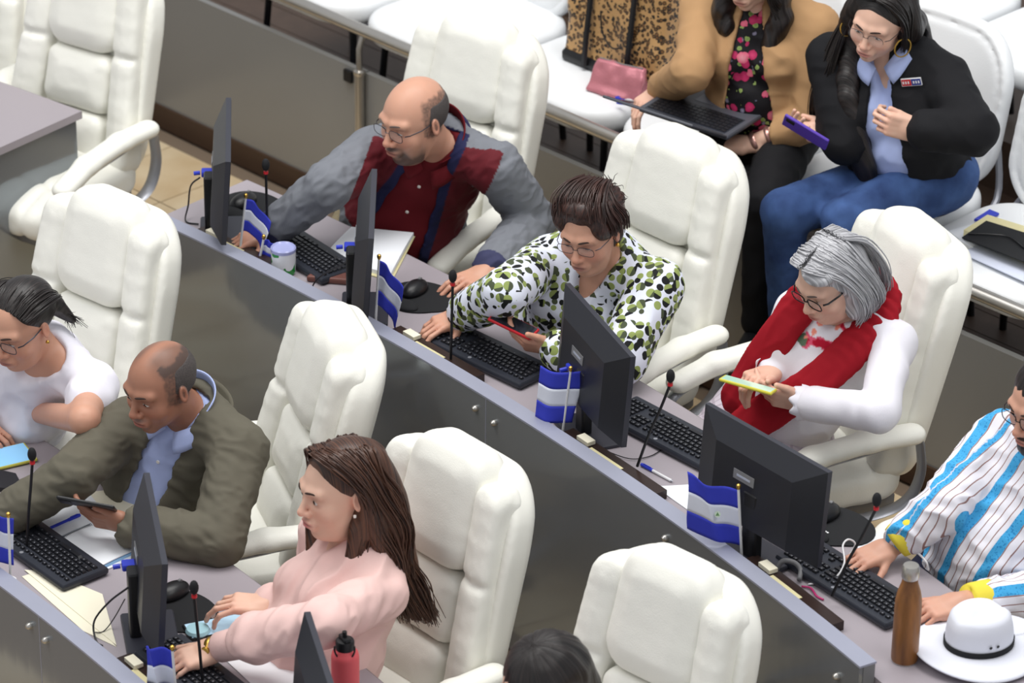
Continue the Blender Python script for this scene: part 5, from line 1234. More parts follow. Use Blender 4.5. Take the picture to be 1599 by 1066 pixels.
def report(P, n):
    for s in 'RL':
        J = P.J; CHK.append('%s %s ua %.2f fa %.2f el z %.2f r %.2f' % (n, s, np.linalg.norm(J['sh'+s]-J['el'+s]), np.linalg.norm(J['wr'+s]-J['el'+s]), J['el'+s][2], math.hypot(J['el'+s][0]-CX, J['el'+s][1]-CY)))
    CHK.append('%s shoulders %.2f neck-hip %.2f hip r %.2f neck r %.2f' % (n, np.linalg.norm(P.J['shR']-P.J['shL']), np.linalg.norm(P.J['neck']-P.J['hip']), math.hypot(P.J['hip'][0]-CX, P.J['hip'][1]-CY), math.hypot(P.J['neck'][0]-CX, P.J['neck'][1]-CY)))
def buttons(P, xs, ys, zs, m, surf=None):
    for x, y, z in zip(xs, ys, zs):
        c = P.J['neck']+P.J['T']@np.array([x, y, z]); MB().lathe([(.0055, -.002), (.0055, .002), (.003, .0025), (0, .0022)], c, 12, R=np.stack([P.J['T'][:, 0], P.J['T'][:, 2], P.J['T'][:, 1]], 1)).build('button', m, P.root, off=P.o)
# ================================================================ bald man, grey and maroon jacket
hd = Head(at(646, 184, 1.17), 46, 8, 0, 1.09, True, .6)
J = figure(hd, 24, chair_hip(0, .10, .60), .205, .120, .112, .045, dR=(.04, -.02, 0), wr={'R': (420, 362, .80), 'L': (760, 424, .79)}); arms(J, {'R': (512, 290), 'L': (832, 342)}, 'R', .30)
P = Person('bald man with glasses and goatee in a grey and maroon jacket, reaching across his desk', 0, J); report(P, 'P1')
def beard1(S_, F_, U_, C, mix):
    m = np.exp(-((U_+.108)/.022)**2)*(F_ > .02)+np.exp(-(((abs(S_)-.030)/.010)**2+((U_+.080)/.025)**2))*(F_ > .05)+np.exp(-((S_/.027)**2+((U_+.055)/.0075)**2)**2)*(F_ > .07)*1.2+np.clip((.03-abs(F_-.035))/.03, 0, 1)*np.clip((-.03-U_)/.04, 0, 1)*(abs(S_) > .045)*.6
    mix(m, L(58, 50, 50), .85); return C
P.body(hd, SK['tan'], w=1.12, d=1.15, belly=.05, hair=fringe_mask(.026, .075), beard=beard1, hands={'R': dict(W=None) if False else dict(fwd=(-.85, -.35, -.15), nrm=(0, -.1, 1), curls=(.35, .5, .3)), 'L': dict(fwd=(-.75, -.6, -.05), nrm=(.2, 0, 1), curls=(.3, .3, .2))})
eyes(hd, P.root, P.o, .42, (0, -.25), 'brow_grey'); glasses(hd, P.root, P.o, 'metalrim', .0265, .0160)
hairmesh('hair', [(hd.E((0, -.022, .020), (.0795, .0925, .078)), .01)], M['hair_salt'], P.root, P.o, hd, clips=(lambda x, y, z: hairclip(hd, x, y, z, .048, .012),), amp=.0004, lumps=.001, streak=front_flow) if False else None
def hairclip(hd, x, y, z, top, front, low=-.055):
    R, c, k = hd.R, hd.c, hd.k; X = x-c[0]; Y = y-c[1]; Z = z-c[2]; s_ = (X*R[0, 0]+Y*R[1, 0]+Z*R[2, 0])/k; f_ = (X*R[0, 1]+Y*R[1, 1]+Z*R[2, 1])/k; u_ = (X*R[0, 2]+Y*R[1, 2]+Z*R[2, 2])/k
    return np.maximum(np.maximum(u_-top-.25*np.minimum(f_+.05, 0)*-1*0, f_-front+.25*(u_-.02)), low-u_+.35*(f_+.02))
hairmesh('hair', [(hd.E((0, -.020, .022), (.0815, .0965, .082)), .01)], M['hair_salt'], P.root, P.o, hd, h=.003, clips=(lambda x, y, z: hairclip(hd, x, y, z, .056, .004, -.045),), amp=.0006, lumps=.001)
tp = torso_prims(P.J, 1.1, 1.15, .06)
garment('shirt', tp, .004, M['maroonshirt'], P.root, P.o, cuts=(neckline(P, .05, .05),), fold=.006, ff=11, fdir=(1, 0, .2), seed=1)
neck_collar(P, hd, M['maroonshirt'], (.078, .086), .050, 44, .014, .022, .026)
collar_flaps(P, M['maroonshirt'], .030, 1.08, .0)
yb = .13*1.15+.06*.75; buttons(P, [0, 0, 0, 0], [.137, .172, .196, .20], [-.085, -.19, -.29, -.38], M['pearl'])
def open_clip(P, w0, w1, x0=0., zt=.12, zb=-.55, slant=0.):
    T, n = P.J['T'], P.J['neck']
    def f(x, y, z):
        X = x-n[0]; Y = y-n[1]; Z = z-n[2]; a = X*T[0, 0]+Y*T[1, 0]+Z*T[2, 0]; b = X*T[0, 1]+Y*T[1, 1]+Z*T[2, 1]; c = X*T[0, 2]+Y*T[1, 2]+Z*T[2, 2]
        t = np.clip(-c/.5, 0, 1); w = w0+(w1-w0)*t; return -np.maximum(abs(a-x0-slant*t)-w, -(b-.0))
    return f
def jk1(V):
    q = tl(P, V); C = np.tile(np.array(L(120, 123, 130)), (len(V), 1)); ax = abs(q[:, 0]); t = np.clip(-q[:, 2]/.5, 0, 1); w = .050+.070*t
    mar = (ax < .195) & (q[:, 2] > -.36) & ((q[:, 1] > .055) | (q[:, 2] < -.09)) & (q[:, 1] > -.03); C[mar] = L(98, 30, 38)
    navy = (ax < w+.030) & (q[:, 1] > 0); C[navy] = L(38, 40, 76); cuff = (np.linalg.norm(V-P.J['wrR'], axis=1) < .075) | (np.linalg.norm(V-P.J['wrL'], axis=1) < .07); C[cuff] = L(60, 62, 92); return C
garment('jacket', tp+P.sleeve('R', .068, .060, .044, .08)+P.sleeve('L', .068, .060, .044, .10), .014, M['jacketcol'], P.root, P.o, h=.0046, shell=.014, clips=(open_clip(P, .050, .120),), col=jk1, fold=.007, ff=15, fdir=(.5, -.4, -.6), st=.5, seed=4, sharp=2.2)
collar(P.root, P.o, mat('navy_lining', L(40, 42, 80), .8), P.J['neck']-P.J['T'][:, 2]*.02-P.J['T'][:, 1]*.01, P.J['T'][:, 2], P.J['T'][:, 1], (.084, .090), .050, 95, .014, name='jacket_collar', front_drop=.03)
P.legs(M['khaki'])
# ================================================================ woman in patterned blouse
hd = Head(at(922, 358, 1.16), 27, 13, 3, 1.0, False, .7)
J = figure(hd, 26, chair_hip(1, .12, .60), .180, .105, .125, wr={'R': (722, 492, .81), 'L': (866, 544, .84)}); arms(J, {'R': (790, 455), 'L': (968, 560)}, 'RL', .27)
P = Person('woman with short dark hair and glasses in a black, green and white patterned blouse', 0, J); report(P, 'P2')
P.body(hd, SK['tan'], w=1.08, d=1.15, belly=.04, bust=.05, blush=.7, lips=L(150, 92, 92), hands={'R': dict(fwd=(-.8, -.5, -.10), nrm=(.1, -.1, 1), curls=((.15, .5, .4), (.3, .55, .4), (.4, .6, .4), (.5, .6, .4)), spread=.10), 'L': dict(fwd=(-.86, .1, .10), nrm=(-.2, -.75, -.6), curls=((.5, .5, .3), (.6, .6, .4), (.6, .6, .4), (.65, .6, .4)), thumb=(.6, .8, .1))})
eyes(hd, P.root, P.o, .30, (0, -.2), 'brow'); glasses(hd, P.root, P.o, 'metalrim', .0265, .0150, .0009)
hp = [(hd.E((0, -.030, .042), (.094, .104, .090)), .01), (hd.E((0, .034, .098), (.070, .046, .036)), .02), (hd.E((-.06, .02, .050), (.030, .055, .045)), .02), (hd.E((.06, .02, .050), (.030, .055, .045)), .02), (hd.E((0, -.055, -.045), (.072, .055, .06)), .02)]
rs = np.random.RandomState(5)
for _ in range(46):
    v = unit(rs.randn(3)*[1, 1, 1]+[0, -.35, .7]); 
    if v[2] < -.1: continue
    c = np.array([0, -.030, .042])+v*np.array([.090, .102, .088]); hp.append((hd.E(c, (.013, .013, .010)), .008))
hairmesh('hair', hp, M['hair_dark'], P.root, P.o, hd, cuts=((hd.E((0, .105, -.028), (.066, .064, .104)), .01), (hd.E((-.085, .02, -.04), (.022, .030, .04)), .01), (hd.E((.085, .02, -.04), (.022, .030, .04)), .01)), amp=.001, lumps=.004, streak=front_flow)
cu = []
for _ in range(70):
    v = unit(rs.randn(3)*[1, .8, .6]+[0, -.25, .9]); c = np.array([0, -.030, .045])+v*np.array([.092, .100, .090]); a = rs.rand()*6; e = rs.randn(3)*.012; cu.append([hd.w(c), hd.w(c+v*.005+e*.6), hd.w(c+v*.007+e*1.0+[.006*math.cos(a), .006*math.sin(a), 0]), hd.w(c+v*.001+e*1.4)])
strands('curls', cu, .0014, M['hair_dark'], P.root, P.o)
G = [[(x, -.08, .130), (x*1.4, -.02, .146), (x*1.8, .038, .133), (x*1.9-.012, .070, .098)] for x in (-.045, -.02, 0, .02, .045)]
comb('fringe_locks', hd, G, 150, .0026, M['hair_dark'], P.root, P.o, .006, 3)
for q in (-1, 1): comb('side_locks', hd, [[(q*.03, -.05-.03*a, .130), (q*.078, .03-.07*a, .095), (q*.096, .035-.09*a, .045), (q*.089, .03-.09*a, .020-.03*a)] for a in (0, .5, 1.)], 110, .0026, M['hair_dark'], P.root, P.o, .006, 4)
tp = torso_prims(P.J, 1.08, 1.15, .05, .05)
garment('blouse', tp+P.sleeve('R', .064, .058, .050, .10)+P.sleeve('L', .070, .066, .056, .12), .010, M['blouse_print'], P.root, P.o, cuts=(neckline(P, .058, .17),), fold=.010, ff=9, seed=9, fdir=(0, .2, 1), st=1.6)
collar(P.root, P.o, M['blouse_print'], P.J['neck']-P.J['T'][:, 2]*.012, P.J['T'][:, 2], P.J['T'][:, 1], (.078, .082), .030, 70, .006, front_drop=.035)
for q in (-1,): MB().lathe([(.001, -.006), (.0055, -.003), (.0062, .001), (.003, .006), (.0005, .008)], hd.w((q*.080, -.008, -.046)), 12).build('earring', M['gold'], P.root, smooth='auto', off=P.o)
watch(P, 'L', None, M['black_soft'], 'watch_strap', .036); P.legs(M['blackcloth'])
ph = phoneF((802, 507), .90, (-.80, .38, .22), (.10, -.05, .99), 'phone in a bright red case held by the woman in the patterned blouse', M['red'], SCR_DARK, size=(.034, .072))
# ================================================================ grey-haired woman, red scarf
hd = Head(at(1296, 435, 1.17), 50, 24, 0, .99, False, .5)
J = figure(hd, 34, chair_hip(2, .08, .60), .158, .100, .130, wr={'R': (1207, 580, .86), 'L': (1255, 628, .82)}); J['elR'] = at(1222, 590, .76)-np.array([.02, -.06, 0]); arms(J, {'L': (1374, 645)}, 'L', .27)
P = Person('grey-haired woman with dark glasses, white blouse and long red scarf, looking at her phone', 0, J); report(P, 'P3')
P.body(hd, SK['fair'], w=1.0, d=1.1, belly=.03, bust=.02, blush=.6, lips=L(176, 80, 80), hands={'R': dict(fwd=(-.55, -.5, .1), nrm=(.2, .3, 1), curls=((.6, .7, .5), (.8, .8, .5), (.9, .8, .5), (.9, .8, .5)), thumb=(.5, .8, .2)), 'L': dict(fwd=(-.9, .15, .10), nrm=(-.1, -.85, -.35), curls=((.45, .45, .3), (.5, .5, .3), (.55, .5, .3), (.6, .5, .3)), thumb=(.5, .8, .2))})
eyes(hd, P.root, P.o, .28, (0, -.2), 'brow_grey'); glasses(hd, P.root, P.o, 'blackrim', .0265, .0170, .0019)
hp = [(hd.E((0, -.028, .040), (.092, .104, .088)), .01), (hd.E((-.070, -.03, -.02), (.038, .062, .085)), .025), (hd.E((.070, -.03, -.02), (.034, .060, .085)), .025), (hd.E((-.072, -.015, -.085), (.032, .045, .050)), .02), (hd.E((.068, -.02, -.085), (.030, .045, .050)), .02), (hd.E((0, -.085, -.050), (.080, .050, .085)), .03), (hd.E((-.03, .050, .080), (.055, .045, .028)), .02)]
def sweep_flow(P_): return np.stack([P_[:, 0]*.9+.25*P_[:, 2], P_[:, 2]*.9-.5*P_[:, 1], P_[:, 1]*.25], 1)
hairmesh('hair', hp, M['hair_grey'], P.root, P.o, hd, cuts=((hd.E((0, .105, -.030), (.070, .068, .106)), .012), (hd.E((-.085, .060, -.045), (.038, .046, .07)), .012), (hd.E((.085, .060, -.045), (.038, .046, .07)), .012)), amp=.0004, lumps=.001, streak=side_flow)
for q in (-1, 1): comb('bob_locks', hd, [[(q*.010, .082-.15*a, .108+.014*min(1, a*3)), (q*.050, .074-.14*a, .106+.010*min(1, a*3)), (q*.088, .030-.10*a, .060), (q*.106, .0-.085*a, -.03), (q*.102, .0-.085*a, -.095), (q*(.080-.02*a), .015-.075*a, -.140)] for a in (0, .33, .66, 1.)], 300, .0027, M['hair_grey'], P.root, P.o, .0055, 7)
comb('back_locks', hd, [[(x*.6, -.06, .128), (x, -.115, .08), (x*1.1, -.142, -.02), (x*1.1, -.140, -.10), (x, -.115, -.145)] for x in (-.07, 0, .07)], 120, .0028, M['hair_grey'], P.root, P.o, .006, 8)
MB().lathe([(.001, -.008), (.008, -.004), (.009, .002), (.005, .008), (0, .009)], hd.w((-.083, .004, -.045)), 12).build('earring', M['pearl'], P.root, smooth='auto', off=P.o)
tp = torso_prims(P.J, 1.0, 1.1, .03, .02)
def emb(V):
    q = tl(P, V); C = np.tile(np.array(L(236, 234, 242)), (len(V), 1)); n1 = vnoise(V*34+2); n2 = vnoise(V*30+11); n3 = vnoise(V*46+5); reg = (q[:, 1] > .045) & (q[:, 2] > -.26) & (q[:, 2] < .0) & (abs(q[:, 0]) < .13) & (np.linalg.norm(V-P.J['wrL'], axis=1) > .15) & (np.linalg.norm(V-P.J['wrR'], axis=1) > .12)
    C[reg & (n1 > .60)] = L(226, 90, 120); C[reg & (n1 > .70)] = L(190, 24, 54); C[reg & (n2 > .72)] = L(96, 116, 92); C[reg & (n3 > .82)] = L(244, 150, 130); return C
garment('blouse', tp+P.sleeve('R', .050, .044, .038, .10)+P.sleeve('L', .052, .046, .040, .12), .009, M['clothcol'], P.root, P.o, h=.0058, col=emb, cuts=(neckline(P, .062, .07),), fold=.007, ff=10, seed=3, fdir=(0, 0, 1), st=1.5)
for n in 'RL':   # scalloped lace cuffs
    w = P.J['wr'+n]; d = unit(w-P.J['el'+n]); a1 = unit(np.cross(d, [0, 0, 1])); a2 = np.cross(d, a1)
    MB().grid(lambda u, v: w-d*.035+d*.040*v*(1+.18*math.sin(u*2*math.pi*9))+(a1*math.cos(2*math.pi*u)+a2*math.sin(2*math.pi*u))*(.044+.010*v+.003*math.sin(u*2*math.pi*9)*v), 72, 4).build('lace_cuff', M['whitecloth'], P.root, smooth=True, off=P.o, solid=.002)
def ribbon(P, name, paths, m, w, t=.007, h=.005, k=.012, fold=.006, label=None, nrm=None, fdir=None):
    pr = []
    for pts in paths:
        q = spline(pts, 4)
        for a, b_ in zip(q[:-1], q[1:]): pr.append((Cap(a, b_, w, w, nrm if nrm is not None else P.J['T'][:, 1], t/w), k))
    return garment(name, pr, 0, m, P.root, P.o, h=h, fold=fold, ff=24, fdir=fdir if fdir is not None else pts[1]-pts[0], st=5, seed=2)
wl_ = lambda x, y, z: P.J['neck']+P.J['T']@np.array([x, y, z])
ribbon(P, 'scarf', [[wl_(-.015, -.085, .075), wl_(-.080, -.04, .06), wl_(-.100, .070, .0), wl_(-.092, .145, -.11), wl_(-.060, .185, -.22), wl_(-.015, .195, -.33), wl_(.015, .220, -.42), wl_(.015, .26, -.50), wl_(.01, .30, -.60)],
    [wl_(.015, -.085, .075), wl_(.080, -.04, .06), wl_(.100, .070, .0), wl_(.098, .135, -.12), wl_(.095, .155, -.24), wl_(.090, .17, -.33), wl_(.09, .19, -.38)]], M['redscarf'], .050, .014, .0055, .02, .006, fdir=P.J['T'][:, 2])
P.legs(M['plaid'])
ph = phoneF((1168, 601), .89, (-.86, .30, .10), (.25, .25, .9), 'phone in a yellow case held by the grey-haired woman', M.setdefault('yellowcase', mat('yellow_phone_case', L(214, 204, 70), .4)), lit('phone_screen_green', L(170, 208, 190), .35), size=(.038, .080)); 
# ================================================================ man in the striped shirt
hd = Head(at(1634, 628, 1.22), 52, 12, 0, 1.04, True, .3)
J = figure(hd, 38, chair_hip(3, .12, .60), .190, .100, .14, wr={'R': (1388, 855, .80), 'L': (1500, 940, .80)}); arms(J, {'R': (1475, 790), 'L': (1660, 925)}, 'RL', .29)
P = Person('bearded man in a white, blue-striped shirt with yellow cuffs typing at the right edge', 0, J); report(P, 'P4')
def beard4(S_, F_, U_, C, mix):
    mix((np.clip((-.042-U_)/.012, 0, 1)*(F_ > -.0)*((abs(S_) > .024)+(U_ < -.085)+(U_ > -.060))), L(30, 24, 24), .95); return C
P.body(hd, SK['rose'], beard=beard4, w=1.0, d=1.05, hands={'R': dict(fwd=(-.8, -.45, -.12), nrm=(.1, -.1, 1), curls=(.25, .5, .4), spread=.09), 'L': dict(fwd=(-.8, -.3, -.08), nrm=(0, -.2, 1), curls=(.5, .6, .4))})
eyes(hd, P.root, P.o, .5); glasses(hd, P.root, P.o, 'blackrim', .0265, .0185, .0014)
hairmesh('hair', [(hd.E((0, -.025, .045), (.088, .105, .090)), .01)], M['hair_black'], P.root, P.o, hd, cuts=((hd.E((0, .09, -.035), (.075, .07, .085)), .01), (hd.E((0, -.02, -.11), (.1, .12, .07)), .01)), amp=.003)
hairmesh('beard', [(hd.E((0, .040, -.085), (.058, .052, .045)), .01), (hd.E((0, .078, -.105), (.028, .022, .022)), .02)], M['hair_black'], P.root, P.o, hd, cuts=((hd.E((0, .115, -.070), (.026, .03, .012)), .006), (hd.E((0, .08, -.02), (.07, .07, .033)), .01)), amp=.002)
tp = torso_prims(P.J, 1.0, 1.1, .03)
def strp(V, P=None):
    P = P or globals()['P']; q = tl(P, V); J = P.J; out = q[:, 0].copy()
    dt = np.full(len(V), 9.); 
    for n in 'RL':
        for a, b_ in ((J['sh'+n], J['el'+n]), (J['el'+n], J['wr'+n])):
            ab = b_-a; t = np.clip((V-a)@ab/(ab@ab), 0, 1); r = V-a-np.outer(t, ab); dd = np.linalg.norm(r, axis=1); ax = unit(ab); e1 = unit(np.cross(ax, J['T'][:, 1])); e2 = np.cross(ax, e1); ang = np.arctan2(r@e2, r@e1)*.055
            m = (dd < dt) & (abs(q[:, 0]) > .15) & (dd < .10); out[m] = ang[m]; dt = np.where(m, dd, dt)
    return {'pat': np.stack([out+.5, q[:, 2], q[:, 1]], 1)}
garment('shirt', tp+P.sleeve('R', .062, .056, .044, .32)+P.sleeve('L', .062, .056, .044, .30), .012, M['stripes'], P.root, P.o, h=.0058, fold=.013, ff=11, seed=6, fdir=(.2, .5, 1), st=.7, attrs=strp, cuts=(neckline(P, .05, .09),), sharp=2.3)
for n in 'RL':
    w = P.J['wr'+n]; d = unit(w-P.J['el'+n]); MB().tube([w-d*.095, w-d*.075, w-d*.035, w-d*.022, w-d*.028], [.055, .054, .050, .046, .034], 24).build('cuff', M['yellowcuff'], P.root, smooth=True, off=P.o)
P.legs(M['navycloth'])
# ================================================================ seated woman, tan jacket (public row)
fw45 = -eb; JH = lambda t, pb, z: ea*t+eb*pb+np.array([0, 0, z])
ts = t0+SP*1.5
hd = Head(at(1174, -50, AUD+1.19), 30, 16, 0, 1.0, False, .3)
J = figure(hd, 22, at(1200, 195, AUD+.60), .190, .095, .145, wr={'R': (1032, 140, AUD+.70), 'L': (1168, 226, AUD+.62)}); arms(J, {'R': (1080, 112), 'L': (1272, 186)}, 'RL', .27)
P = Person('woman in a tan jacket and black floral blouse with an open laptop on her lap', AUD, J); report(P, 'P5')
P.body(hd, SK['fair'], w=1.05, d=1.1, belly=.03, bust=.05, hands={'R': dict(fwd=(-.6, -.45, -.25), nrm=(-.5, -.2, .8), curls=((.5, .5, .3), (.6, .5, .3), (.7, .5, .3), (.7, .5, .3)), thumb=(.7, .6, -.1)), 'L': dict(fwd=(-.85, .25, -.02), nrm=(0, -.3, 1), curls=(.35, .4, .3))})
eyes(hd, P.root, P.o, .4)
hp = [(hd.E((0, -.025, .045), (.094, .108, .095)), .01)]
for q, pts in ((-1, [(-.075, -.02, .02), (-.095, .0, -.08), (-.105, .035, -.16), (-.085, .075, -.235)]), (1, [(.075, -.01, .02), (.092, .02, -.08), (.090, .055, -.15), (.070, .085, -.20)])):
    for a, b_ in zip(pts[:-1], pts[1:]): hp.append((hd.C(a, b_, .040, .034), .02))
hp += [(hd.E((-.09, .08, -.25), (.032, .03, .024)), .01), (hd.C((0, -.09, 0), (-.02, -.10, -.2), .07, .05), .03)]
hairmesh('hair', hp, M['hair_black'], P.root, P.o, hd, cuts=((hd.E((0, .105, -.035), (.062, .066, .10)), .01),), amp=.003, lumps=.010)
cu = []
for _ in range(60):
    q = rs.choice([-1, 1]); b_ = rs.rand(); ph_ = rs.rand()*6; cu.append([hd.w((q*(.10+.02*math.sin(ph_+k*1.7)), .02+.03*b_+.018*math.cos(ph_+k*1.7), -.02-.055*k)) for k in range(5)])
strands('loose_curls', cu, .0020, M['hair_black'], P.root, P.o)
tp = torso_prims(P.J, 1.05, 1.1, .03, .05)
garment('blouse', tp, .006, M['floral_black'], P.root, P.o, cuts=(neckline(P, .05, .06),), fold=.008, seed=8)
garment('jacket', tp+P.sleeve('R', .056, .048, .036, .08)+P.sleeve('L', .058, .050, .036, .08), .018, M['tancloth'], P.root, P.o, shell=.014, clips=(open_clip(P, .035, .11),), fold=.007, ff=11, seed=12, fdir=(.3, .3, 1), st=.8)
P.legs(M['blackcloth'])
for k in range(3): watch(P, 'L', None, M['rosegold'], 'beaded_bracelet', .033, t=.10+.05*k*4)
def laptop():
    c = at(1100, 172, AUD+.71); az = 142; R = Rz(math.radians(az))@Rx(math.radians(-3)); root = empty('laptop', tuple(c), 0, 'dark grey open laptop on the lap of the woman in the tan jacket', 'laptop'); m = mat('graphite_laptop', L(78, 80, 88), .45, noise=.04, nscale=30)
    MB().box((0, 0, 0), (.178, .122, .008), R, bev=.010).build('base', m, root, smooth='auto')
    MB().box(R@np.array([0, .052+.0, .0082]), (.158, .058, .0006), R).build('keyboard_deck', M['kbody'], root)
    kb = MB()
    for i in range(15):
        for j in range(6): kb.box(R@np.array([-.148+.0205*i+.004, .008+.0176*j, .0098]), (.0088, .0072, .0012), R)
    tag(kb.build('keys', M['key'], root), kind='stuff')
    MB().box(R@np.array([.01, -.065, .0083]), (.050, .036, .0005), R).build('touchpad', mat('touchpad_grey', L(92, 94, 104), .35), root)
    MB().box(R@np.array([-.150, -.098, .0085]), (.009, .009, .0005), R).build('blue_sticker', mat('blue_sticker', L(50, 130, 220), .4), root)
    MB().box(R@np.array([.135, -.095, .0085]), (.022, .012, .0005), R).build('silver_sticker', M['silver'], root)
    # lid folded past flat, seen edge-on
    RL_ = R@Rx(math.radians(32)); MB().box(R@np.array([0, .122, .004])+RL_@np.array([0, .114, .002]), (.178, .112, .0045), RL_, bev=.008).build('lid', m, root, smooth='auto'); MB().box(R@np.array([0, .122, .004])+RL_@np.array([0, .114, .0070]), (.168, .100, .0006), RL_).build('display', M['screen'], root)
    return root
LP = laptop()
# ================================================================ young woman, black jacket, jeans
ts = t0+SP*2.5
hd = Head(at(1374, 30, AUD+1.18), 30, 14, -10, 1.0, False, .1)
J = figure(hd, 22, at(1436, 278, AUD+.60), .180, .105, .140, wr={'R': (1300, 205, AUD+.78), 'L': (1428, 203, AUD+.90)}); arms(J, {'R': (1318, 222), 'L': (1520, 205)}, 'RL', .27)
P = Person('long-haired young woman in a black jacket, pale blue shirt and jeans holding a phone', AUD, J); report(P, 'P6')
P.body(hd, SK['fair'], w=1.0, d=1.05, bust=.04, belly=.02, lips=L(178, 96, 98), hands={'R': dict(fwd=(-.85, -.2, .05), nrm=(-.3, .3, -.75), curls=((.6, .6, .4), (.7, .7, .4), (.8, .7, .4), (.8, .7, .4)), thumb=(.6, .8, .1)), 'L': dict(fwd=(-.9, -.1, .25), nrm=(-.35, -.9, .15), curls=(.8, 1.1, .7), thumb=(.3, .95, -.1))})
eyes(hd, P.root, P.o, .40, (0, -.2)); glasses(hd, P.root, P.o, 'metalrim', .0255, .0190, .0008, rimless=True)
hp = [(hd.E((0, -.025, .040), (.087, .104, .090)), .01)]
T6 = P.J['T']; w6 = lambda x, y, z: P.J['neck']+T6@np.array([x, y, z])
for pts, ra in (([hd.w((.055, .03, .075)), hd.w((.088, .015, -.02)), w6(.105, .06, .05), w6(.115, .145, -.10), w6(.105, .17, -.25), w6(.10, .17, -.36)], .034), ([hd.w((.075, -.02, .03)), w6(.12, .02, .08), w6(.15, .10, -.06), w6(.145, .15, -.22), w6(.135, .15, -.33)], .030), ([hd.w((-.05, -.06, .05)), hd.w((-.075, -.06, -.05)), w6(-.06, -.09, .05), w6(-.05, -.12, -.1)], .045), ([hd.w((.02, -.09, .03)), w6(.02, -.10, .04), w6(.02, -.13, -.2)], .055)):
    q = spline(pts, 3)
    for a, b_ in zip(q[:-1], q[1:]): hp.append((Cap(a, b_, ra, ra, T6[:, 1], .62), .02))
hairmesh('hair', hp, M['hair_black'], P.root, P.o, hd, h=.0048, cuts=((hd.E((0, .11, -.040), (.060, .070, .105)), .01), (hd.E((-.088, .03, -.035), (.025, .035, .045)), .012)), amp=.0004, lumps=.001, streak=side_flow)
comb('shoulder_locks', hd, [[(.070+.02*a, .02-.05*a, .06), (.094+.02*a, .025-.04*a, -.03), (.108+.03*a, .045-.03*a, -.13), (.112+.04*a, .070-.02*a, -.23), (.105+.05*a, .085, -.33), (.095+.05*a, .085, -.42)] for a in (0, .5, 1.)], 260, .0026, M['hair_black'], P.root, P.o, .008, 19)
for q in (-1, 1): comb('crown_locks', hd, [[(q*.003, .066-.15*a, .122-.04*a*a), (q*.048, .060-.15*a, .108), (q*.084, .030-.12*a, .045), (q*.092, .010-.08*a, -.03), (q*.092, .0-.07*a, -.09)] for a in (0, .5, 1.)], 170, .0024, M['hair_black'], P.root, P.o, .004, 15+q)
for q in (-1, 1):
    c = hd.w((q*.094, .016, -.062)); ex, ey = (hd.R[:, 1]*.85+hd.R[:, 0]*.5), np.array([0, 0, 1.]); ex = unit(ex-ey*(ex@ey)); rr = .030; MB().tube([c+ex*rr*math.cos(a)+ey*rr*math.sin(a) for a in np.linspace(0, 2*math.pi, 28, endpoint=False)], .0024, 8, closed=True).build('hoop_earring', M['gold'], P.root, smooth='auto', off=P.o)
tp = torso_prims(P.J, 1.0, 1.05, .02, .04)
garment('shirt', tp, .006, M['paleblue'], P.root, P.o, cuts=(neckline(P, .05, .17),), fold=.009, seed=4)
neck_collar(P, hd, M['paleblue'], (.064, .070), .045, 66, .014, .05, .018)
collar_flaps(P, M['paleblue'], .022, 1.1, .0)
garment('jacket', tp+P.sleeve('R', .060, .052, .042, .06)+P.sleeve('L', .062, .056, .044, .20), .020, M['blackcloth'], P.root, P.o, shell=.015, clips=(open_clip(P, .030, .075, .005, slant=.03),), fold=.007, ff=11, seed=22, fdir=(.3, .3, 1), st=.8)
collar(P.root, P.o, M['blackcloth'], P.J['neck']-T6[:, 2]*.03-T6[:, 1]*.01, T6[:, 2], T6[:, 1], (.088, .094), .05, 90, .036, name='jacket_collar', front_drop=.02)
c = P.J['neck']+T6@np.array([-.100, .128, -.062]); Rb = np.stack([T6[:, 0], T6[:, 2], T6[:, 1]], 1)
bd = MB().box(c, (.033, .0125, .003), Rb).build('badge', M['white'], P.root, off=P.o)
MB().box(c+T6[:, 1]*.0032+T6[:, 0]*.016, (.0155, .0105, .0006), Rb).build('red_half', M['red'], bd, off=P.o); MB().box(c+T6[:, 1]*.0032-T6[:, 0]*.016, (.0155, .0105, .0006), Rb).build('blue_half', mat('navy_badge', L(40, 60, 140), .5), bd, off=P.o)
let = MB()
for i in range(7): 
    if i != 3: let.box(c+T6[:, 1]*.0042+T6[:, 0]*(.026-.0085*i), (.0024, .0045, .0004), Rb)
let.build('badge_lettering', M['white'], bd, off=P.o)
watch(P, 'L', M['pearl'], M['gold'], 'wristwatch', .030, .019, 'gold wristwatch with pale dial', t=.02)
P.J['knR'] = at(1225, 330, AUD+.58); P.J['knL'] = at(1320, 345, AUD+.58); P.J['anR'] = P.J['knR']+[.03, .05, -.46]; P.J['anL'] = P.J['knL']+[.03, .05, -.46]; P.legs(M['denim'])
ph = phoneF((1258, 206), AUD+.84, (-.86, .35, .40), (.30, .70, .62), 'phone in a purple case held by the long-haired woman in the black jacket', mat('purple_case', L(88, 60, 170), .45), SCR_DARK, size=(.037, .080))
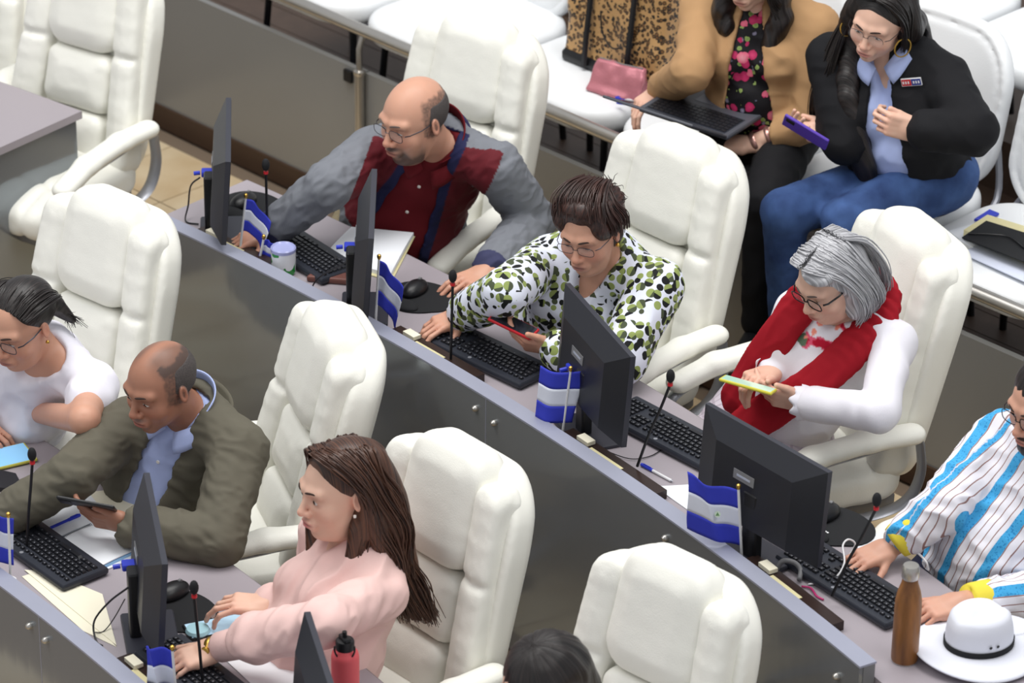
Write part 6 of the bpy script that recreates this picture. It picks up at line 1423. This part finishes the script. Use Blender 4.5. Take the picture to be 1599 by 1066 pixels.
# ================================================================ woman, white short-sleeved blouse (front row)
hd = Head(at(32, 504, FL2+1.17), 32, 15, 0, 1.02, False, .5)
J = figure(hd, 30, chair_hip(6, .16, .60), .180, .100, .135, wr={'R': (-50, 660, FL2+.80), 'L': (48, 642, FL2+.80)}); arms(J, {'R': (-110, 660), 'L': (132, 655)}, 'RL', .26)
P = Person('woman with tied-back black hair and glasses in a white short-sleeved blouse', FL2, J); report(P, 'P7')
P.body(hd, SK['tan'], w=1.08, d=1.1, belly=.03, bust=.05, armr=(.052, .044, .028), lips=L(160, 92, 90), hands={'L': dict(fwd=(-.95, -.2, .0), nrm=(0, -.3, 1), curls=(.4, .5, .3)), 'R': dict(fwd=(.6, -.4, -.05), nrm=(0, -.2, 1), curls=(.5, .6, .3))})
eyes(hd, P.root, P.o, .30, (0, -.2)); glasses(hd, P.root, P.o, 'metalrim', .0265, .0165, .0013)
hp = [(hd.E((0, -.025, .036), (.0845, .104, .089)), .01), (hd.E((-.02, -.115, -.01), (.026, .030, .026)), .02), (hd.C((-.03, -.125, -.03), (-.055, -.145, -.085), .026, .012), .02)]
hairmesh('hair', hp, M['hair_black'], P.root, P.o, hd, cuts=((hd.E((0, .105, -.030), (.066, .068, .100)), .01), (hd.E((-.085, .0, -.055), (.03, .05, .05)), .012), (hd.E((.085, .0, -.055), (.03, .05, .05)), .012)), amp=.0004, lumps=.001, streak=front_flow)
comb('pulled_back_locks', hd, [[(x, .052-.4*x*x*8*.0, .098-abs(x)*.35), (x*1.25, .00, .128-abs(x)*.55), (x*1.15, -.07, .105-abs(x)*.5), (x*.55-.01, -.122, .02), (-.02, -.130, -.01)] for x in (-.085, -.05, -.02, .02, .05, .085)], 200, .0022, M['hair_black'], P.root, P.o, .004, 17)
cu = [[hd.w((-.03, -.12, -.03)), hd.w((-.05+rs.randn()*.01, -.14, -.06)), hd.w((-.06+rs.randn()*.018, -.15+rs.randn()*.012, -.10+rs.randn()*.012))] for _ in range(40)]
strands('ponytail_strands', cu, .0018, M['hair_black'], P.root, P.o)
MB().lathe([(.001, -.006), (.006, -.002), (.005, .003), (0, .006)], hd.w((-.082, -.004, -.046)), 10).build('earring', M['gold'], P.root, smooth='auto', off=P.o)
tp = torso_prims(P.J, 1.08, 1.12, .04, .05)
garment('blouse', tp+[(Cap(P.J['sh'+n], P.J['sh'+n]*.60+P.J['el'+n]*.40, .058, .060), .03) for n in 'RL'], .012, M['whitecloth'], P.root, P.o, cuts=(neckline(P, .075, .06),), fold=.007, seed=13, mask=None)
watch(P, 'L', M['pearl'], M['black_soft'], 'wristwatch', .031, .013); P.legs(M['greytrouser'])
pn = pen((5, 605), (18, 590), FL2+.86, 'blue pen held by the woman in the white short-sleeved blouse')
# ================================================================ man in the olive jacket
hd = Head(at(250, 600, FL2+1.15), 42, 11, 0, 1.03, True, .0)
J = figure(hd, 34, chair_hip(7, .20, .60), .185, .115, .125, dR=(.05, -.03, 0), wr={'R': (8, 805, FL2+.81), 'L': (196, 818, FL2+.83)}); arms(J, {'R': (112, 742), 'L': (340, 845)}, 'RL', .29)
P = Person('man with receding greying hair in an olive jacket and pale blue shirt', FL2, J); report(P, 'P8')
def beard8(S_, F_, U_, C, mix):
    mix(np.exp(-((S_/.026)**2+((U_+.056)/.006)**2)**2)*(F_ > .08), L(120, 104, 98), .6); mix(np.exp(-((U_+.10)/.02)**2)*(F_ > .04), L(120, 92, 80), .35); return C
def hl8(S_, F_, U_): return fringe_mask(.040, .088)(S_, F_, U_)+np.clip((U_-.055)/.02, 0, 1)*np.clip((.055-F_)/.03, 0, 1)*np.clip((abs(S_)-.006)/.02, 0, 1)*.55
P.body(hd, SK['brown'], beard=beard8, hair=hl8, w=.98, d=1.0, hands={'R': dict(fwd=(-.7, -.6, -.1), nrm=(0, 0, 1), curls=(.4, .5, .4)), 'L': dict(fwd=(-.9, .12, .10), nrm=(-.15, -.8, -.45), curls=((.4, .4, .3), (.5, .5, .3), (.5, .5, .3), (.55, .5, .3)), thumb=(.6, .8, .15))})
eyes(hd, P.root, P.o, .45, (0, -.2))
hairmesh('hair', [(hd.E((0, -.020, .024), (.0815, .0970, .084)), .01)], M['hair_salt'], P.root, P.o, hd, h=.003, clips=(lambda x, y, z: hairclip(hd, x, y, z, .070, .010, -.045),), amp=.0006, lumps=.001)
tp = torso_prims(P.J, .98, 1.0, .02)
garment('shirt', tp, .003, M['paleblue'], P.root, P.o, cuts=(neckline(P, .05, .09),), fold=.006, seed=14)
neck_collar(P, hd, M['paleblue'], (.068, .074), .050, 48, .014, .05, .022)
collar_flaps(P, M['paleblue'], .020, 1.1, .0)
buttons(P, [0, 0], [.118, .130], [-.13, -.22], M['pearl'])
garment('jacket', tp+P.sleeve('R', .060, .052, .042, .06)+P.sleeve('L', .062, .054, .044, .10), .020, M['olive'], P.root, P.o, shell=.015, clips=(open_clip(P, .048, .060),), fold=.007, ff=14, seed=30, fdir=(.5, .3, 1), st=.5, sharp=2.3)
collar(P.root, P.o, M['olive'], P.J['neck']-P.J['T'][:, 2]*.025-P.J['T'][:, 1]*.012, P.J['T'][:, 2], P.J['T'][:, 1], (.086, .092), .055, 80, .024, name='jacket_collar', front_drop=.035, lap=.02)
P.legs(M['blackcloth'])
ph = phoneF((136, 787), FL2+.90, (-.88, .12, .10), (.1, .62, .75), 'dark phone held over the notebook by the man in the olive jacket', M['black'], SCR_DARK, size=(.039, .082))
# ================================================================ woman, pale pink blouse
hd = Head(at(530, 762, FL2+1.18), 60, 2, 4, 1.05, False, .35)
J = figure(hd, 58, chair_hip(8, .16, .60), .165, .065, .165, dL=(.03, -.01, 0), wr={'R': (418, 946, FL2+.82), 'L': (335, 1012, FL2+.82)}); arms(J, {'L': (508, 972)}, 'L', .28); J['elR'] = reach(490, 950, J['shR'], .26, False)
P = Person('woman with long brown hair in a pale pink blouse, looking left', FL2, J); report(P, 'P9')
P.body(hd, SK['fair'], w=1.0, d=1.1, belly=.02, bust=.05, lips=L(196, 92, 104), blush=.5, hands={'R': dict(fwd=(-.85, -.1, .15), nrm=(.1, -.2, 1), curls=((.5, .7, .4), (.4, .6, .4), (.5, .7, .4), (.5, .7, .4)), spread=.10), 'L': dict(fwd=(-.85, -.4, -.15), nrm=(0, -.3, 1), curls=(.35, .5, .4))})
eyes(hd, P.root, P.o, .75, (0, 0), 'brow', 0, 1.5)
hp = [(hd.E((0, -.028, .040), (.088, .107, .090)), .01)]
def tress(pts, ra, rb=None, fl=.6, n=None):
    q = spline(pts, 3); m = len(q)-1
    for i, (a, b_) in enumerate(zip(q[:-1], q[1:])):
        r1 = ra+((rb or ra)-ra)*i/m; hp.append((Cap(a, b_, r1, ra+((rb or ra)-ra)*(i+1)/m, hd.R[:, 0] if n is None else n, fl), .02))
tress([hd.w((-.045, -.075, .055)), hd.w((-.070, -.105, -.04)), hd.w((-.085, -.115, -.14)), hd.w((-.095, -.130, -.25)), hd.w((-.095, -.145, -.35))], .052, .020, .75)
tress([hd.w((-.070, -.05, .0)), hd.w((-.088, -.060, -.10)), hd.w((-.098, -.080, -.20)), hd.w((-.105, -.105, -.30))], .042, .016, .7)
tress([hd.w((.02, -.09, .04)), hd.w((.02, -.12, -.08)), hd.w((-.02, -.14, -.22))], .06, .03, .8)
tress([hd.w((-.072, -.02, -.06)), hd.w((-.072, .0, -.13)), hd.w((-.075, .025, -.20)), hd.w((-.070, .035, -.27))], .026, .012, .8)
tress([hd.w((.070, .025, .05)), hd.w((.082, .030, -.04)), hd.w((.075, .045, -.14)), hd.w((.050, .065, -.22)), hd.w((.03, .07, -.29))], .026, .016, .7)
hairmesh('hair', hp, M['hair_brown'], P.root, P.o, hd, h=.0045, cuts=((hd.E((0, .110, -.035), (.064, .070, .105)), .012), (hd.E((-.085, .035, -.035), (.028, .045, .052)), .012)), amp=.0004, lumps=.001, freq=(24, 24, 2), streak=side_flow)
comb('near_locks', hd, [[(-.004, .072-.15*a, .122-.05*a*a), (-.050, .058-.14*a, .112), (-.086, .012-.10*a, .060), (-.096, -.035-.075*a, -.01), (-.102, -.055-.075*a, -.10), (-.110, -.070-.07*a, -.19), (-.112, -.095-.06*a, -.28), (-.104, -.120-.06*a, -.36-.03*a)] for a in (0, .33, .66, 1.)], 420, .0026, M['hair_brown'], P.root, P.o, .0075, 11, wave=.013)
comb('far_locks', hd, [[(.004, .072-.15*a, .122-.05*a*a), (.050, .062-.14*a, .108), (.084, .040-.10*a, .050), (.090, .035-.09*a, -.03), (.082, .045-.08*a, -.12), (.066, .060-.06*a, -.20), (.050, .070-.05*a, -.30)] for a in (0, .5, 1.)], 200, .0024, M['hair_brown'], P.root, P.o, .006, 12, wave=.008)
comb('front_lock', hd, [[(-.086, -.030, -.03), (-.080, -.012, -.10), (-.078, .015, -.18), (-.072, .035, -.25), (-.066, .045, -.31)], [(-.084, -.045, -.03), (-.084, -.030, -.10), (-.086, -.005, -.18), (-.085, .015, -.25), (-.08, .03, -.30)]], 90, .0024, M['hair_brown'], P.root, P.o, .008, 13, wave=.007)
MB().lathe([(.001, -.005), (.0042, -.003), (.0042, .003), (0, .005)], hd.w((-.082, .002, -.044)), 10).build('earring', M['pearl'], P.root, off=P.o)
tp = torso_prims(P.J, 1.0, 1.1, .03, .035)
garment('blouse', tp+P.sleeve('R', .060, .055, .050, .16)+[(Cap(P.J['shL'], P.J['elL'], .058, .050), .03), (Cap(P.J['elL'], P.J['wrL']*.62+P.J['elL']*.38, .050, .056), .02), (Cap(P.J['wrL']*.62+P.J['elL']*.38, P.J['wrL']*.72+P.J['elL']*.28, .050, .036), .02)], .011, M['pinkcloth'], P.root, P.o, h=.0058, cuts=(neckline(P, .058, .11),), fold=.011, ff=15, seed=40, fdir=(-.6, -.5, -.5), st=3.0, sharp=2.4)
w = P.J['wrL']; d = unit(w-P.J['elL']); MB().tube([w-d*.098, w-d*.090, w-d*.050, w-d*.018, w-d*.012, w-d*.016], [.040, .0445, .0425, .041, .038, .030], 28).build('cuff', M['pinkcloth'], P.root, smooth=True, off=P.o)
T9 = P.J['T']; n9 = P.J['neck']; gm = MB(); a1 = unit(np.cross(d, [0, 0, 1])); a2 = np.cross(d, a1)
for k in range(22):   # gathers where the full sleeve runs into the cuff
    t_ = 2*math.pi*k/22; e = a1*math.cos(t_)+a2*math.sin(t_); gm.tube([w-d*.088+e*.042, w-d*.105+e*.052, w-d*.135+e*.060], [.0035, .0045, .001], 5)
gm.build('sleeve_gathers', M['pinkcloth'], P.root, smooth=True, off=P.o)
sm = P.J['shL']; dn = unit(P.J['elL']-sm); b1 = unit(np.cross(dn, [0, 0, 1])); b2 = np.cross(dn, b1)
watch(P, 'L', M['gold'], M['gold'], 'wristwatch', .031, .013, 'gold chain wristwatch', t=-.02); P.legs(M['navycloth'])
# ================================================================ dark-haired person at the bottom edge
hd = Head(at(842, 1072, FL2+1.10), 50, 20, 0, 1.0, False, .2)
J = figure(hd, 45, chair_hip(9, .18, .60), wr={'R': (700, 1290, FL2+.80), 'L': (800, 1320, FL2+.80)}); arms(J, {'R': (730, 1240), 'L': (960, 1330)}, 'RL', .27)
P = Person('dark-haired person at the bottom edge with only the hair in frame', FL2, J); report(P, 'P10')
P.body(hd, SK['fair'], w=1.0, d=1.0, hands={'R': dict(fwd=(-.8, -.4, -.1), nrm=(0, 0, 1), curls=(.4, .5, .3)), 'L': dict(fwd=(-.8, -.4, -.1), nrm=(0, 0, 1), curls=(.4, .5, .3))}, hf=.005)
eyes(hd, P.root, P.o, .5)
hp = [(hd.E((0, -.028, .040), (.092, .110, .092)), .01), (hd.C((0, -.08, .0), (0, -.10, -.14), .075, .06), .03)]
hairmesh('hair', hp, M['hair_black'], P.root, P.o, hd, cuts=((hd.E((0, .110, -.035), (.062, .070, .105)), .012),), amp=.003)
garment('blouse', torso_prims(P.J, 1., 1., .02, .03)+P.sleeve('R', .06, .055, .045, .1)+P.sleeve('L', .06, .055, .045, .1), .010, M['whitecloth'], P.root, P.o, h=.009); P.legs(M['navycloth'])
print('\n'.join(CHK))
